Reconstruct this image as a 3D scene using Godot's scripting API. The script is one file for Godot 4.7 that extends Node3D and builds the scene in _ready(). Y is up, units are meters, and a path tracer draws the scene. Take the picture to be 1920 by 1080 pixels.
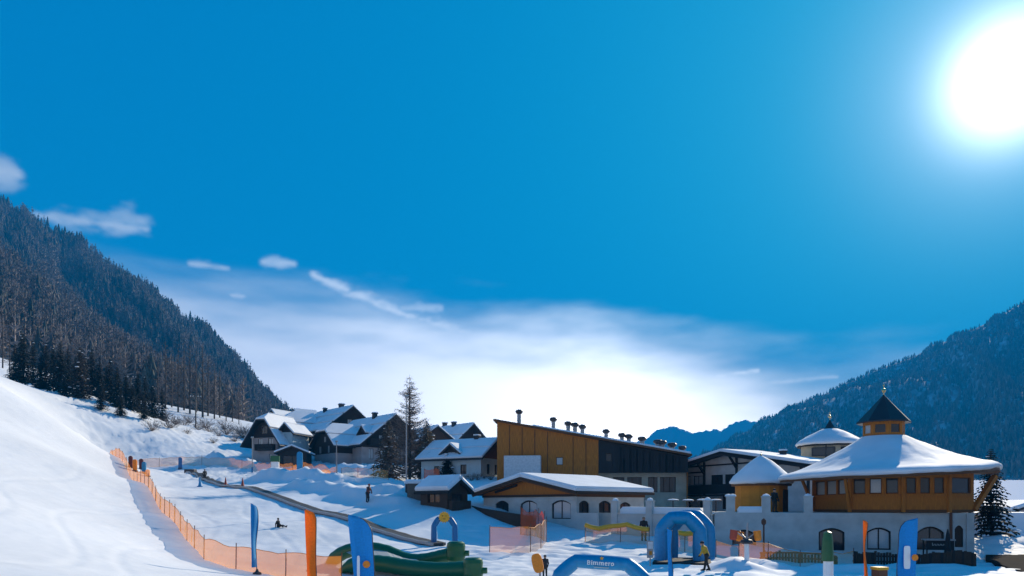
extends Node3D
# A ski village square in the Alps: nursery slope, inflatables, timber buildings and wooded mountains. Units are metres; y is up.

var M := {}
var rng := RandomNumberGenerator.new()
var taken := {}
var spots := PackedVector2Array()
var heights := PackedFloat64Array()
var weights := PackedFloat64Array()
var coarse := PackedFloat32Array()
const CX0 := -170.0
const CZ0 := -190.0
const CS := 2.0
const CNX := 151
const CNZ := 118
var relief := FastNoiseLite.new()
var rough := FastNoiseLite.new()

# ---------------------------------------------------------------- mesh builder
class MB:
	var v := PackedVector3Array()
	var n := PackedVector3Array()
	var c := PackedColorArray()
	var col := Color.WHITE
	var coloured := false
	var xf := Transform3D.IDENTITY
	func tri(a: Vector3, b: Vector3, d: Vector3) -> void:   # counterclockwise seen from outside
		var A := xf * a
		var B := xf * b
		var D := xf * d
		var k := (B - A).cross(D - A)
		if k.length_squared() < 1e-14:
			return
		k = k.normalized()
		v.append(A); v.append(D); v.append(B)
		n.append(k); n.append(k); n.append(k)
		if coloured:
			c.append(col); c.append(col); c.append(col)
	func quad(a: Vector3, b: Vector3, d: Vector3, e: Vector3) -> void:
		tri(a, b, d)
		tri(a, d, e)
	func smooth(a: Vector3, b: Vector3, d: Vector3, na: Vector3, nb: Vector3, nd: Vector3) -> void:
		v.append(xf * a); v.append(xf * d); v.append(xf * b)
		n.append((xf.basis * na).normalized()); n.append((xf.basis * nd).normalized()); n.append((xf.basis * nb).normalized())
		if coloured:
			c.append(col); c.append(col); c.append(col)
	func box(o: Vector3, s: Vector3, b := Basis.IDENTITY) -> void:
		var x := b.x * s.x * 0.5
		var y := b.y * s.y * 0.5
		var z := b.z * s.z * 0.5
		quad(o - x - y + z, o + x - y + z, o + x + y + z, o - x + y + z)
		quad(o + x - y - z, o - x - y - z, o - x + y - z, o + x + y - z)
		quad(o + x - y + z, o + x - y - z, o + x + y - z, o + x + y + z)
		quad(o - x - y - z, o - x - y + z, o - x + y + z, o - x + y - z)
		quad(o - x + y + z, o + x + y + z, o + x + y - z, o - x + y - z)
		quad(o - x - y - z, o + x - y - z, o + x - y + z, o - x - y + z)
	func beam(a: Vector3, b: Vector3, w: float, h: float) -> void:   # a bar of rectangular section from a to b
		var z := (b - a)
		var l := z.length()
		z = z / l
		var up := Vector3.UP if absf(z.y) < 0.95 else Vector3.RIGHT
		var x := up.cross(z).normalized()
		box((a + b) * 0.5, Vector3(w, h, l), Basis(x, z.cross(x), z))
	func tube(p: Array, r: Array, sides := 8, cap := true) -> void:
		var rings := []
		var ups := []
		var ref := Vector3(0.123, 0.31, 0.94).normalized()
		for i in p.size():
			var t: Vector3 = (p[mini(i + 1, p.size() - 1)] - p[maxi(i - 1, 0)]).normalized()
			var x := ref.cross(t)
			if x.length() < 0.1:
				x = Vector3.RIGHT.cross(t)
			x = x.normalized()
			var y := t.cross(x)
			ref = y.cross(t) * 0.0 + t.cross(x)
			ref = y
			var ring := []
			var nn := []
			for k in sides:
				var a := TAU * k / sides
				var d := x * cos(a) + y * sin(a)
				nn.append(d)
				ring.append(p[i] + d * r[mini(i, r.size() - 1)])
			rings.append(ring)
			ups.append(nn)
		for i in p.size() - 1:
			for k in sides:
				var q := (k + 1) % sides
				smooth(rings[i][k], rings[i][q], rings[i + 1][q], ups[i][k], ups[i][q], ups[i + 1][q])
				smooth(rings[i][k], rings[i + 1][q], rings[i + 1][k], ups[i][k], ups[i + 1][q], ups[i + 1][k])
		if cap:
			for k in range(1, sides - 1):
				tri(rings[0][0], rings[0][k + 1], rings[0][k])
				var e: Array = rings[-1]
				tri(e[0], e[k], e[k + 1])
	func lathe(o: Vector3, prof: Array, segs := 12, flat := false) -> void:   # prof: Vector2(radius, height) from below upwards
		for i in prof.size() - 1:
			var a: Vector2 = prof[i]
			var b: Vector2 = prof[i + 1]
			var e := b - a
			var nr := Vector2(e.y, -e.x).normalized()
			for k in segs:
				var u := TAU * k / segs
				var w := TAU * (k + 1) / segs
				var du := Vector3(cos(u), 0, -sin(u))
				var dw := Vector3(cos(w), 0, -sin(w))
				var p0 := o + du * a.x + Vector3.UP * a.y
				var p1 := o + dw * a.x + Vector3.UP * a.y
				var p2 := o + dw * b.x + Vector3.UP * b.y
				var p3 := o + du * b.x + Vector3.UP * b.y
				if flat:
					quad(p0, p1, p2, p3)
				else:
					var n0 := du * nr.x + Vector3.UP * nr.y
					var n1 := dw * nr.x + Vector3.UP * nr.y
					if a.x > 1e-5:
						smooth(p0, p1, p2, n0, n1, n1)
					if b.x > 1e-5:
						smooth(p0, p2, p3, n0, n1, n0)
	func prism(poly: PackedVector2Array, o: Vector3, ux: Vector3, uy: Vector3, depth: float) -> void:   # outline in the ux/uy plane, pushed out by depth along ux x uy
		var pl := poly
		if Geometry2D.is_polygon_clockwise(pl):
			pl = poly.duplicate()
			pl.reverse()
		var uz := ux.cross(uy).normalized() * depth
		var t := Geometry2D.triangulate_polygon(pl)
		for i in range(0, t.size(), 3):
			var q := []
			for j in 3:
				q.append(o + ux * pl[t[i + j]].x + uy * pl[t[i + j]].y)
			var turn: float = (pl[t[i + 1]] - pl[t[i]]).cross(pl[t[i + 2]] - pl[t[i]])
			if turn < 0.0:
				q = [q[0], q[2], q[1]]
			tri(q[0] + uz, q[1] + uz, q[2] + uz)
			tri(q[0], q[2], q[1])
		for i in pl.size():
			var a := o + ux * pl[i].x + uy * pl[i].y
			var k := (i + 1) % pl.size()
			var b := o + ux * pl[k].x + uy * pl[k].y
			quad(a, b, b + uz, a + uz)
	func slab(p: Array, thick: float, inset := 0.0) -> void:   # a plate whose upper face is the flat outline p (counterclockwise from above), pushed down by thick
		var k: Vector3 = (p[1] - p[0]).cross(p[2] - p[0]).normalized()
		if k.y < 0.0:
			p = p.duplicate()
			p.reverse()
			k = -k
		var mid := Vector3.ZERO
		for q in p:
			mid += q / p.size()
		var top := []
		for q in p:
			top.append(q + (mid - q).normalized() * inset)
		for i in range(1, p.size() - 1):
			tri(top[0], top[i], top[i + 1])
			tri(p[0] - k * thick, p[i + 1] - k * thick, p[i] - k * thick)
		for i in p.size():
			var j := (i + 1) % p.size()
			if inset > 0.0:
				quad(p[i] - k * thick * 0.45, p[j] - k * thick * 0.45, top[j], top[i])
				quad(p[i] - k * thick, p[j] - k * thick, p[j] - k * thick * 0.45, p[i] - k * thick * 0.45)
			else:
				quad(p[i] - k * thick, p[j] - k * thick, top[j], top[i])
	func mesh() -> ArrayMesh:
		var a := []
		a.resize(Mesh.ARRAY_MAX)
		a[Mesh.ARRAY_VERTEX] = v
		a[Mesh.ARRAY_NORMAL] = n
		if coloured:
			a[Mesh.ARRAY_COLOR] = c
		var m := ArrayMesh.new()
		m.add_surface_from_arrays(Mesh.PRIMITIVE_TRIANGLES, a)
		return m

# ---------------------------------------------------------------- scene tree helpers
func numbered(called: String, parent: Node) -> String:
	var key := str(parent.get_instance_id()) + called
	var k: int = taken.get(key, 0)
	taken[key] = k + 1
	return called if k == 0 else "%s_%03d" % [called, k]

func tag(o: Node, label: String, category: String, group := "") -> Node:
	o.set_meta("label", label)
	o.set_meta("category", category)
	if group != "":
		o.set_meta("group", group)
	return o

func part(called: String, mb: MB, m: Material, parent: Node) -> MeshInstance3D:
	return hang(called, mb.mesh(), m, parent)

func hang(called: String, mesh: Mesh, m: Material, parent: Node) -> MeshInstance3D:
	var o := MeshInstance3D.new()
	o.name = numbered(called, parent)
	o.mesh = mesh
	o.material_override = m
	parent.add_child(o, true)
	return o

func thing(called: String, at: Vector3, turn: float, label: String, category: String, group := "") -> Node3D:
	var o := Node3D.new()
	o.name = numbered(called, self)
	add_child(o, true)
	o.position = at
	o.rotation_degrees.y = turn
	tag(o, label, category, group)
	return o

func copy(src: Node3D, called: String, at: Vector3, turn: float, size: float, label: String, group := "") -> Node3D:
	var o: Node3D = src.duplicate()
	o.name = numbered(called, self)
	add_child(o, true)
	o.position = at
	o.rotation_degrees.y = turn
	o.scale = Vector3.ONE * size
	tag(o, label, src.get_meta("category"), group)
	return o

func structure(called: String, mesh: Mesh, m: Material) -> MeshInstance3D:
	var o := hang(called, mesh, m, self)
	o.set_meta("kind", "structure")
	return o

# ---------------------------------------------------------------- materials
func grain(kind: int, freq: float, lo: float, hi: float, seed_: int, w := 256, h := 256, octaves := 4) -> ImageTexture:
	var f := FastNoiseLite.new()
	f.noise_type = kind as FastNoiseLite.NoiseType
	f.frequency = freq
	f.seed = seed_
	f.fractal_octaves = octaves
	var im := f.get_seamless_image(w, h)
	im.convert(Image.FORMAT_RGB8)
	for y in h:
		for x in w:
			var g := lerpf(lo, hi, im.get_pixel(x, y).r)
			im.set_pixel(x, y, Color(g, g, g))
	im.generate_mipmaps()
	return ImageTexture.create_from_image(im)

func bumps(freq: float, seed_: int, strength: float, kind := 3) -> ImageTexture:
	var f := FastNoiseLite.new()
	f.noise_type = kind as FastNoiseLite.NoiseType
	f.frequency = freq
	f.seed = seed_
	f.fractal_octaves = 4
	var im := f.get_seamless_image(512, 512)
	im.convert(Image.FORMAT_RGBA8)
	im.bump_map_to_normal_map(strength)
	im.generate_mipmaps()
	return ImageTexture.create_from_image(im)

# base colours are linear reflectances
func mat(r: float, g: float, b: float, roughness := 0.8, tex: Texture2D = null, scale := Vector3.ONE, world := false) -> StandardMaterial3D:
	var m := StandardMaterial3D.new()
	m.albedo_color = Color(r, g, b).linear_to_srgb()
	m.roughness = roughness
	if tex:
		m.albedo_texture = tex
		m.uv1_triplanar = true
		m.uv1_world_triplanar = world
		m.uv1_scale = scale
	return m

func make_materials() -> void:
	var blotch := grain(3, 0.02, 0.84, 1.0, 4)
	var fine := grain(3, 0.09, 0.86, 1.0, 7)
	var wood := grain(3, 0.05, 0.72, 1.0, 11)
	var snow_tone := grain(3, 0.012, 0.93, 1.0, 21)
	M.snow = mat(0.84, 0.85, 0.87, 0.75, snow_tone, Vector3(0.03, 0.03, 0.03), true)
	M.snow.normal_enabled = true
	M.snow.normal_texture = bumps(0.02, 5, 3.0)
	M.snow.normal_scale = 0.55
	M.roof_snow = mat(0.82, 0.84, 0.87, 0.75, snow_tone, Vector3(0.2, 0.2, 0.2), true)
	M.roof_snow.normal_enabled = true
	M.roof_snow.normal_texture = bumps(0.012, 9, 2.0)
	M.roof_snow.normal_scale = 0.5
	M.plaster = mat(0.58, 0.565, 0.53, 0.9, blotch, Vector3(0.25, 0.25, 0.25), true)
	M.cream = mat(0.5, 0.45, 0.34, 0.9, blotch, Vector3(0.25, 0.25, 0.25), true)
	M.grey_plaster = mat(0.42, 0.36, 0.34, 0.9, blotch, Vector3(0.2, 0.2, 0.2), true)
	M.pale_wall = mat(0.5, 0.6, 0.62, 0.9, blotch, Vector3(0.2, 0.2, 0.2), true)
	M.white_panel = mat(0.68, 0.68, 0.68, 0.6, fine, Vector3(0.2, 0.2, 0.2), true)
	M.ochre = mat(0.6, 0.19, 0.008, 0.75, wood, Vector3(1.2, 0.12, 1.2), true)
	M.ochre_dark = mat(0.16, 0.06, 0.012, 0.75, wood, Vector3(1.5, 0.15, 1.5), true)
	M.orange_wall = mat(0.66, 0.23, 0.01, 0.8, blotch, Vector3(0.3, 0.3, 0.3), true)
	M.timber = mat(0.022, 0.014, 0.011, 0.8, wood, Vector3(1.5, 0.2, 1.5), true)
	M.black_wood = mat(0.012, 0.011, 0.012, 0.7, wood, Vector3(1.5, 0.2, 1.5), true)
	M.brown_wood = mat(0.07, 0.036, 0.02, 0.85, wood, Vector3(2.0, 0.3, 2.0), true)
	M.grey_wood = mat(0.2, 0.17, 0.14, 0.85, wood, Vector3(2.0, 0.3, 2.0), true)
	M.roofing = mat(0.03, 0.028, 0.03, 0.7, fine, Vector3(0.5, 0.5, 0.5), true)
	M.slate = mat(0.016, 0.016, 0.02, 0.5, fine, Vector3(0.6, 0.6, 0.6), true)
	M.steel = mat(0.35, 0.35, 0.36, 0.45, fine, Vector3(1, 1, 1))
	M.steel.metallic = 0.6
	M.dark_steel = mat(0.03, 0.03, 0.035, 0.5)
	M.gold = mat(0.75, 0.55, 0.25, 0.3)
	M.gold.metallic = 1.0
	M.pane = mat(0.025, 0.03, 0.035, 0.06)
	M.curtain_pane = mat(0.55, 0.56, 0.56, 0.12, fine, Vector3(0.8, 0.8, 0.8))
	M.blue_vinyl = mat(0.0, 0.27, 0.55, 0.42, fine, Vector3(0.3, 0.3, 0.3))
	M.blue_dark = mat(0.0, 0.15, 0.38, 0.45, fine, Vector3(0.3, 0.3, 0.3))
	M.green_vinyl = mat(0.012, 0.12, 0.035, 0.4, fine, Vector3(0.4, 0.4, 0.4))
	M.grey_vinyl = mat(0.45, 0.46, 0.44, 0.5, fine, Vector3(0.5, 0.5, 0.5))
	M.orange_paint = mat(0.9, 0.26, 0.004, 0.5, fine, Vector3(0.5, 0.5, 0.5))
	M.yellow_paint = mat(0.85, 0.42, 0.015, 0.5, fine, Vector3(0.5, 0.5, 0.5))
	M.red_paint = mat(0.45, 0.06, 0.025, 0.55, fine, Vector3(0.5, 0.5, 0.5))
	M.maroon = mat(0.12, 0.02, 0.02, 0.6, fine, Vector3(0.5, 0.5, 0.5))
	M.white_paint = mat(0.8, 0.8, 0.8, 0.5)
	M.black_cloth = mat(0.008, 0.008, 0.009, 0.8)
	M.rust = mat(0.16, 0.06, 0.03, 0.8, fine, Vector3(1, 1, 1))
	M.flag_blue = mat(0.0, 0.29, 0.6, 0.7, fine, Vector3(0.6, 0.6, 0.6))
	M.flag_blue.backlight_enabled = true
	M.flag_blue.backlight = Color(0.0, 0.35, 0.65)
	M.flag_orange = mat(0.95, 0.27, 0.002, 0.7, fine, Vector3(0.6, 0.6, 0.6))
	M.flag_orange.backlight_enabled = true
	M.flag_orange.backlight = Color(0.9, 0.45, 0.02)
	M.net = net_material(0.98, 0.5, 0.08, 0.6)
	M.thin_net = net_material(0.98, 0.55, 0.2, 0.34)
	M.red_net = net_material(0.9, 0.16, 0.04, 0.55)
	M.needles = mat(0.018, 0.026, 0.016, 0.9)
	M.needles.vertex_color_use_as_albedo = true
	M.needles.albedo_color = Color.WHITE
	M.bark = mat(0.09, 0.065, 0.05, 0.95, wood, Vector3(1, 0.3, 1))
	M.twigs = mat(0.17, 0.125, 0.1, 0.95)
	M.asphalt = mat(0.035, 0.028, 0.024, 1.0, blotch, Vector3(0.3, 0.3, 0.3), true)
	M.asphalt.metallic_specular = 0.1
	M.skinned = mat(1, 1, 1, 0.8)
	M.skinned.vertex_color_use_as_albedo = true
	M.belt = mat(0.03, 0.034, 0.04, 0.7, fine, Vector3(0.5, 0.5, 0.5))

func net_material(r: float, g: float, b: float, alpha: float) -> StandardMaterial3D:
	var m := mat(r, g, b, 0.8)
	m.albedo_color.a = alpha
	m.transparency = BaseMaterial3D.TRANSPARENCY_ALPHA
	m.cull_mode = BaseMaterial3D.CULL_DISABLED
	m.backlight_enabled = true
	m.backlight = Color(r, g, b) * 0.85
	return m

# ---------------------------------------------------------------- sky
const SUN_AZ := 34.15
const SUN_EL := 25.8

func wisp(az: float, el: float, a0: float, e0: float, a1: float, e1: float, half: float, power: float, f: FastNoiseLite) -> float:   # one streak of cloud from (a0, e0) to (a1, e1), degrees
	var p := Vector2(az, el)
	var a := Vector2(a0, e0)
	var d := Vector2(a1, e1) - a
	var t := clampf((p - a).dot(d) / d.length_squared(), 0.0, 1.0)
	var far := (p - a - d * t).length() / (half * (0.35 + 0.65 * sin(PI * (0.12 + 0.76 * t))))
	if far > 2.0:
		return 0.0
	var k := f.get_noise_2d(az * 30.0 + el * 24.0, el * 90.0 - az * 12.0)
	return power * smoothstep(1.25, -0.15, far + k * 1.1) * (0.8 + 0.5 * k)

func make_sky() -> PanoramaSkyMaterial:
	var w := 2560
	var h := 1280
	var px := PackedFloat32Array()
	px.resize(w * h * 3)
	var f := FastNoiseLite.new()
	f.seed = 31
	f.frequency = 0.011
	f.fractal_octaves = 5
	var ca := cos(deg_to_rad(SUN_EL))
	var sun := Vector3(ca * sin(deg_to_rad(SUN_AZ)), sin(deg_to_rad(SUN_EL)), -ca * cos(deg_to_rad(SUN_AZ)))
	for y in h:
		var el := 90.0 - 180.0 * (y + 0.5) / h
		var e := maxf(el, 0.0)
		var cy := cos(deg_to_rad(el))
		var sy := sin(deg_to_rad(el))
		var deep := pow(clampf(1.0 - e / 62.0, 0.0, 1.0), 2.2)
		for x in w:
			var az := 360.0 * (x + 0.5) / w
			if az > 180.0:
				az -= 360.0
			var dir := Vector3(cy * sin(deg_to_rad(az)), sy, -cy * cos(deg_to_rad(az)))
			var off := rad_to_deg(acos(clampf(dir.dot(sun), -1.0, 1.0)))
			var r := 0.0
			var g := 0.088 + 0.085 * deep
			var b := 0.275 + 0.09 * deep
			var wide := exp(-off / 20.0)
			r += 0.13 * wide * wide * wide
			g += 0.3 * wide
			b += 0.3 * wide
			if el > -3.0 and el < 26.0:
				# high thin cloud lying over the horizon, its upper edge ragged and lower towards the sun
				var edge := 14.6 - 5.2 * smoothstep(4.0, 27.0, az) + 6.4 * smoothstep(60.0, 180.0, az)
				if az < 0.0:
					edge = 14.6 + 1.2 * smoothstep(-4.0, -30.0, az)
				var k := f.get_noise_2d(az * 7.0, el * 30.0) * 1.5 + f.get_noise_2d(az * 2.0 + 300.0, el * 8.0) * 1.6
				var veil := smoothstep(edge + 2.2, edge - 5.4, el + k)
				veil = veil * (0.74 + 0.26 * smoothstep(edge, edge - 6.5, el + k * 0.5))
				var more := 0.0
				if az > -42.0 and az < 28.0 and el > 7.0:
					more = maxf(more, wisp(az, el, -15.2, 17.0, -8.0, 14.4, 0.6, 0.55, f))
					more = maxf(more, wisp(az, el, -9.5, 14.9, -1.2, 12.7, 0.55, 0.55, f))
					more = maxf(more, wisp(az, el, -8.6, 15.0, -5.6, 15.1, 0.5, 0.35, f))
					more = maxf(more, wisp(az, el, -33.0, 18.5, -26.6, 18.7, 0.6, 0.5, f))
					more = maxf(more, wisp(az, el, -28.4, 19.2, -26.8, 19.2, 0.9, 0.35, f))
					more = maxf(more, wisp(az, el, -36.8, 20.4, -34.0, 20.6, 1.0, 0.6, f))
					more = maxf(more, wisp(az, el, -23.8, 16.9, -21.2, 16.9, 0.36, 0.5, f))
					more = maxf(more, wisp(az, el, -18.8, 17.6, -16.6, 17.6, 0.5, 0.45, f))
					more = maxf(more, wisp(az, el, -21.0, 15.1, -20.1, 15.1, 0.2, 0.6, f))
					more = maxf(more, wisp(az, el, 12.0, 9.4, 18.6, 10.0, 0.3, 0.8, f))
					more = maxf(more, wisp(az, el, 14.0, 8.9, 24.0, 9.2, 0.3, 0.6, f))
				var lit := 0.35 + 2.5 * exp(-absf(az - 8.0) / 26.0)
				veil = maxf(veil, more)
				r = lerpf(r, 1.0 * lit, veil)
				g = lerpf(g, 0.97 * lit, veil)
				b = lerpf(b, 0.94 * lit, veil)
			# the bright air round the sun
			var core := 2.0 * exp(-pow(off / 2.8, 2.0)) + 0.26 * exp(-pow(off / 6.5, 2.0))
			r += core
			g += core
			b += core
			var i := (y * w + x) * 3
			px[i] = r
			px[i + 1] = g
			px[i + 2] = b
	var m := PanoramaSkyMaterial.new()
	m.panorama = ImageTexture.create_from_image(Image.create_from_data(w, h, false, Image.FORMAT_RGBF, px.to_byte_array()))
	return m

func make_light() -> void:
	var cam := Camera3D.new()
	cam.name = "camera"
	add_child(cam)
	cam.position = Vector3(0, 3.4, 0)
	cam.projection = Camera3D.PROJECTION_FRUSTUM
	cam.near = 0.1
	cam.far = 20000.0
	cam.size = 0.1 * 1080.0 / 1371.0
	cam.frustum_offset = Vector2(0.0, 0.1 * 410.0 / 1371.0)
	cam.current = true
	var e := Environment.new()
	e.background_mode = Environment.BG_SKY
	e.sky = Sky.new()
	e.sky.sky_material = make_sky()
	e.background_energy_multiplier = 1.0
	e.tonemap_mode = Environment.TONE_MAPPER_LINEAR
	e.tonemap_exposure = 1.72
	e.fog_enabled = true
	e.fog_density = 0.00036
	e.fog_light_color = Color(0.05, 0.66, 1.0)
	e.sdfgi_enabled = true
	e.ssao_enabled = true
	e.ssil_enabled = true
	var we := WorldEnvironment.new()
	we.name = "daylight"
	we.environment = e
	add_child(we)
	var s := DirectionalLight3D.new()
	s.name = "sun"
	s.light_energy = 1.6
	s.light_color = Color(1.0, 0.94, 0.84)
	s.light_angular_distance = 0.5
	s.shadow_enabled = true
	s.rotation_degrees = Vector3(-SUN_EL, 180.0 - SUN_AZ, 0)
	add_child(s)

# ---------------------------------------------------------------- terrain
func kernel(r2: float) -> float:
	return 0.0 if r2 < 1e-9 else 0.5 * r2 * log(r2)

func solve_land() -> void:   # a thin-plate surface through surveyed heights
	var pts: Array[Vector3] = [
		# piste on the left
		Vector3(-8.403, 2.262, -12.0), Vector3(-10.036, 1.883, -16.0), Vector3(-12.195, 1.314, -22.0), Vector3(-14.442, 0.555, -30.0), Vector3(-24.508, 3.4, -35.0), Vector3(-28.228, 3.4, -45.0), Vector3(-42.013, 7.776, -60.0), Vector3(-43.91, 8.506, -70.0), Vector3(-50.219, 9.6, -85.0), Vector3(-59.519, 15.18, -85.0), Vector3(-59.592, 15.18, -95.0), Vector3(-70.022, 20.322, -100.0), Vector3(-75.492, 21.854, -115.0), Vector3(-77.79, 23.881, -135.0), Vector3(-73.012, 21.066, -140.0), Vector3(-61.269, 19.155, -150.0), Vector3(-62.035, 18.17, -135.0), Vector3(-52.188, 15.216, -135.0), Vector3(-57.768, 13.903, -120.0), Vector3(-62.086, 11.978, -112.0),
		# along the fence and the far net
		Vector3(-8.928, -0.276, -36.0), Vector3(-13.654, -0.099, -39.0), Vector3(-17.615, 0.275, -42.0), Vector3(-22.429, 1.212, -50.0), Vector3(-30.81, 3.073, -64.0), Vector3(-44.019, 6.19, -85.0), Vector3(-57.823, 9.221, -105.0), Vector3(-50.649, 9.935, -112.0), Vector3(-29.905, 5.314, -82.0), Vector3(-17.33, 2.63, -66.0), Vector3(-10.999, 1.496, -58.0), Vector3(-5.106, 0.628, -50.0), Vector3(-18.789, 1.97, -56.0), Vector3(-13.129, 0.446, -45.0), Vector3(-25.514, 2.919, -66.0), Vector3(-29.176, 7.776, -100.0), Vector3(-13.786, 3.502, -70.0), Vector3(-21.007, 6.354, -90.0), Vector3(-15.726, 6.617, -98.0),
		# below the chalets and round the hall
		Vector3(-43.603, 10.875, -122.0), Vector3(-33.37, 10.519, -122.0), Vector3(-25.529, 10.694, -125.0), Vector3(-18.454, 9.104, -115.0), Vector3(-6.2, 6.19, -85.0), Vector3(-3.851, 7.059, -88.0), Vector3(-7.294, 7.558, -100.0), Vector3(-6.127, 11.978, -140.0), Vector3(-18.381, 11.773, -140.0), Vector3(0.0, 6.026, -80.0), Vector3(19.256, 6.449, -110.0), Vector3(-7.002, 3.167, -64.0), Vector3(-9.424, 3.648, -68.0),
		# the square
		Vector3(5.077, 1.285, -58.0), Vector3(4.464, 1.781, -60.0), Vector3(1.605, 1.073, -55.0), Vector3(-2.801, 2.653, -64.0), Vector3(-3.348, 0.61, -51.0), Vector3(-0.817, 1.194, -56.0), Vector3(8.753, 1.562, -60.0), Vector3(10.044, 1.037, -54.0), Vector3(3.778, -0.054, -37.0), Vector3(13.8, -0.113, -43.0), Vector3(21.007, -0.101, -48.0), Vector3(26.448, -0.031, -49.0), Vector3(29.654, 0.04, -47.0), Vector3(26.054, 0.019, -38.0), Vector3(16.338, -0.046, -35.0),
		# beyond the frame on the right and in the valley
		Vector3(46.127, 0.92, -68.0), Vector3(54.85, 1.358, -80.0), Vector3(108.315, 1.759, -150.0), Vector3(173.596, 1.941, -200.0), Vector3(74.69, 2.816, -160.0), Vector3(42.159, 4.64, -170.0),
		# under the terrace
		Vector3(16, 1.8, -58), Vector3(24, 1.8, -58), Vector3(33, 1.2, -58), Vector3(18, 2.4, -75), Vector3(30, 2.2, -75), Vector3(45, 1.6, -72), Vector3(24, 2.6, -95), Vector3(12, 4.0, -92),
		# under the road
		Vector3(33, -0.35, -43), Vector3(36, -0.3, -36), Vector3(45, -0.3, -45), Vector3(31, -0.2, -34), Vector3(34, -0.45, -48.5), Vector3(32.4, -0.4, -46), Vector3(40, -0.4, -50),
		# far left slopes
		Vector3(-82.359, 23.855, -123.0), Vector3(-81.692, 23.66, -128.0), Vector3(-77.042, 22.638, -125.0), Vector3(-73.851, 22.0, -125.0), Vector3(-72.064, 21.985, -130.0), Vector3(-133.042, 41.927, -190.0), Vector3(-116.047, 35.245, -185.0), Vector3(-98.395, 31.81, -190.0), Vector3(-77.608, 27.652, -190.0), Vector3(-60.977, 24.188, -190.0), Vector3(-36.032, 20.03, -190.0),
		Vector3(0, 1.8, 0), Vector3(-8, 2.2, -5), Vector3(0, 1.2, -10), Vector3(10, 0.8, -10), Vector3(0, 0.1, -25), Vector3(15, -0.1, -25), Vector3(-10, 0.5, -24), Vector3(-20, 4.0, 0), Vector3(-45, 8.5, 0), Vector3(-70, 14.0, -20), Vector3(30, 0.5, 0), Vector3(45, 0.0, -30), Vector3(0, 2.2, 30), Vector3(-60, 11.0, 40), Vector3(60, 0.5, 40), Vector3(110, 1.0, -60), Vector3(110, 1.0, 40), Vector3(-150, 30.0, 40), Vector3(-160, 45.0, -60), Vector3(120, 3.0, -180)]
	var n := pts.size()
	spots.resize(n)
	for i in n:
		spots[i] = Vector2(pts[i].x, pts[i].z) * 0.01
	var q := n + 3
	var a := []
	for i in q:
		var row := PackedFloat64Array()
		row.resize(q + 1)
		a.append(row)
	for i in n:
		for j in n:
			a[i][j] = kernel((spots[i] - spots[j]).length_squared())
		a[i][i] += 0.0006
		a[i][n] = 1.0
		a[i][n + 1] = spots[i].x
		a[i][n + 2] = spots[i].y
		a[n][i] = 1.0
		a[n + 1][i] = spots[i].x
		a[n + 2][i] = spots[i].y
		a[i][q] = pts[i].y
	for i in q:
		var best := i
		for j in range(i, q):
			if absf(a[j][i]) > absf(a[best][i]):
				best = j
		var t = a[i]
		a[i] = a[best]
		a[best] = t
		for j in range(i + 1, q):
			var k: float = a[j][i] / a[i][i]
			if k != 0.0:
				for l in range(i, q + 1):
					a[j][l] -= k * a[i][l]
	weights.resize(q)
	for ii in q:
		var i := q - 1 - ii
		var s: float = a[i][q]
		for j in range(i + 1, q):
			s -= a[i][j] * weights[j]
		weights[i] = s / a[i][i]
	coarse.resize(CNX * CNZ)
	for z in CNZ:
		for x in CNX:
			coarse[z * CNX + x] = plate(CX0 + x * CS, CZ0 + z * CS)

func plate(x: float, z: float) -> float:
	var p := Vector2(x, z) * 0.01
	var n := spots.size()
	var s: float = weights[n] + weights[n + 1] * p.x + weights[n + 2] * p.y
	for i in n:
		var r2 := (p - spots[i]).length_squared()
		if r2 > 1e-9:
			s += weights[i] * 0.5 * r2 * log(r2)
	return s

var banks := [   # ploughed banks and heaps: ends, half width, height
	[Vector2(-32.56, -96.0), Vector2(-21.473, -92.0), 1.5, 1.3], [Vector2(-24.508, -84.0), Vector2(-17.797, -80.0), 1.5, 1.0], [Vector2(-16.849, -77.0), Vector2(-11.448, -73.0), 1.7, 1.2], [Vector2(-13.206, -71.0), Vector2(-10.317, -69.0), 1.2, 0.9],
	[Vector2(-26.142, -112.0), Vector2(-18.118, -108.0), 1.6, 1.2], [Vector2(-47.768, -118.0), Vector2(-40.744, -114.0), 1.8, 1.1], [Vector2(-20.788, -95.0), Vector2(-15.434, -92.0), 1.2, 0.7], [Vector2(12.4, -40.0), Vector2(12.201, -40.6), 1.0, 0.9],
	[Vector2(-9.92, -80.0), Vector2(-6.579, -82.0), 1.8, 0.9], [Vector2(17.943, -41.0), Vector2(19.84, -40.0), 1.2, 0.35], [Vector2(14.705, -42.0), Vector2(14.427, -43.0), 1.0, 0.5], [Vector2(38.92, -58.0), Vector2(45.077, -60.0), 1.4, 0.5], [Vector2(24.508, -42.0), Vector2(22.939, -42.5), 1.3, 0.3], [Vector2(-57.899, -98.0), Vector2(-56.513, -104.0), 0.9, 0.5]]

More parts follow.
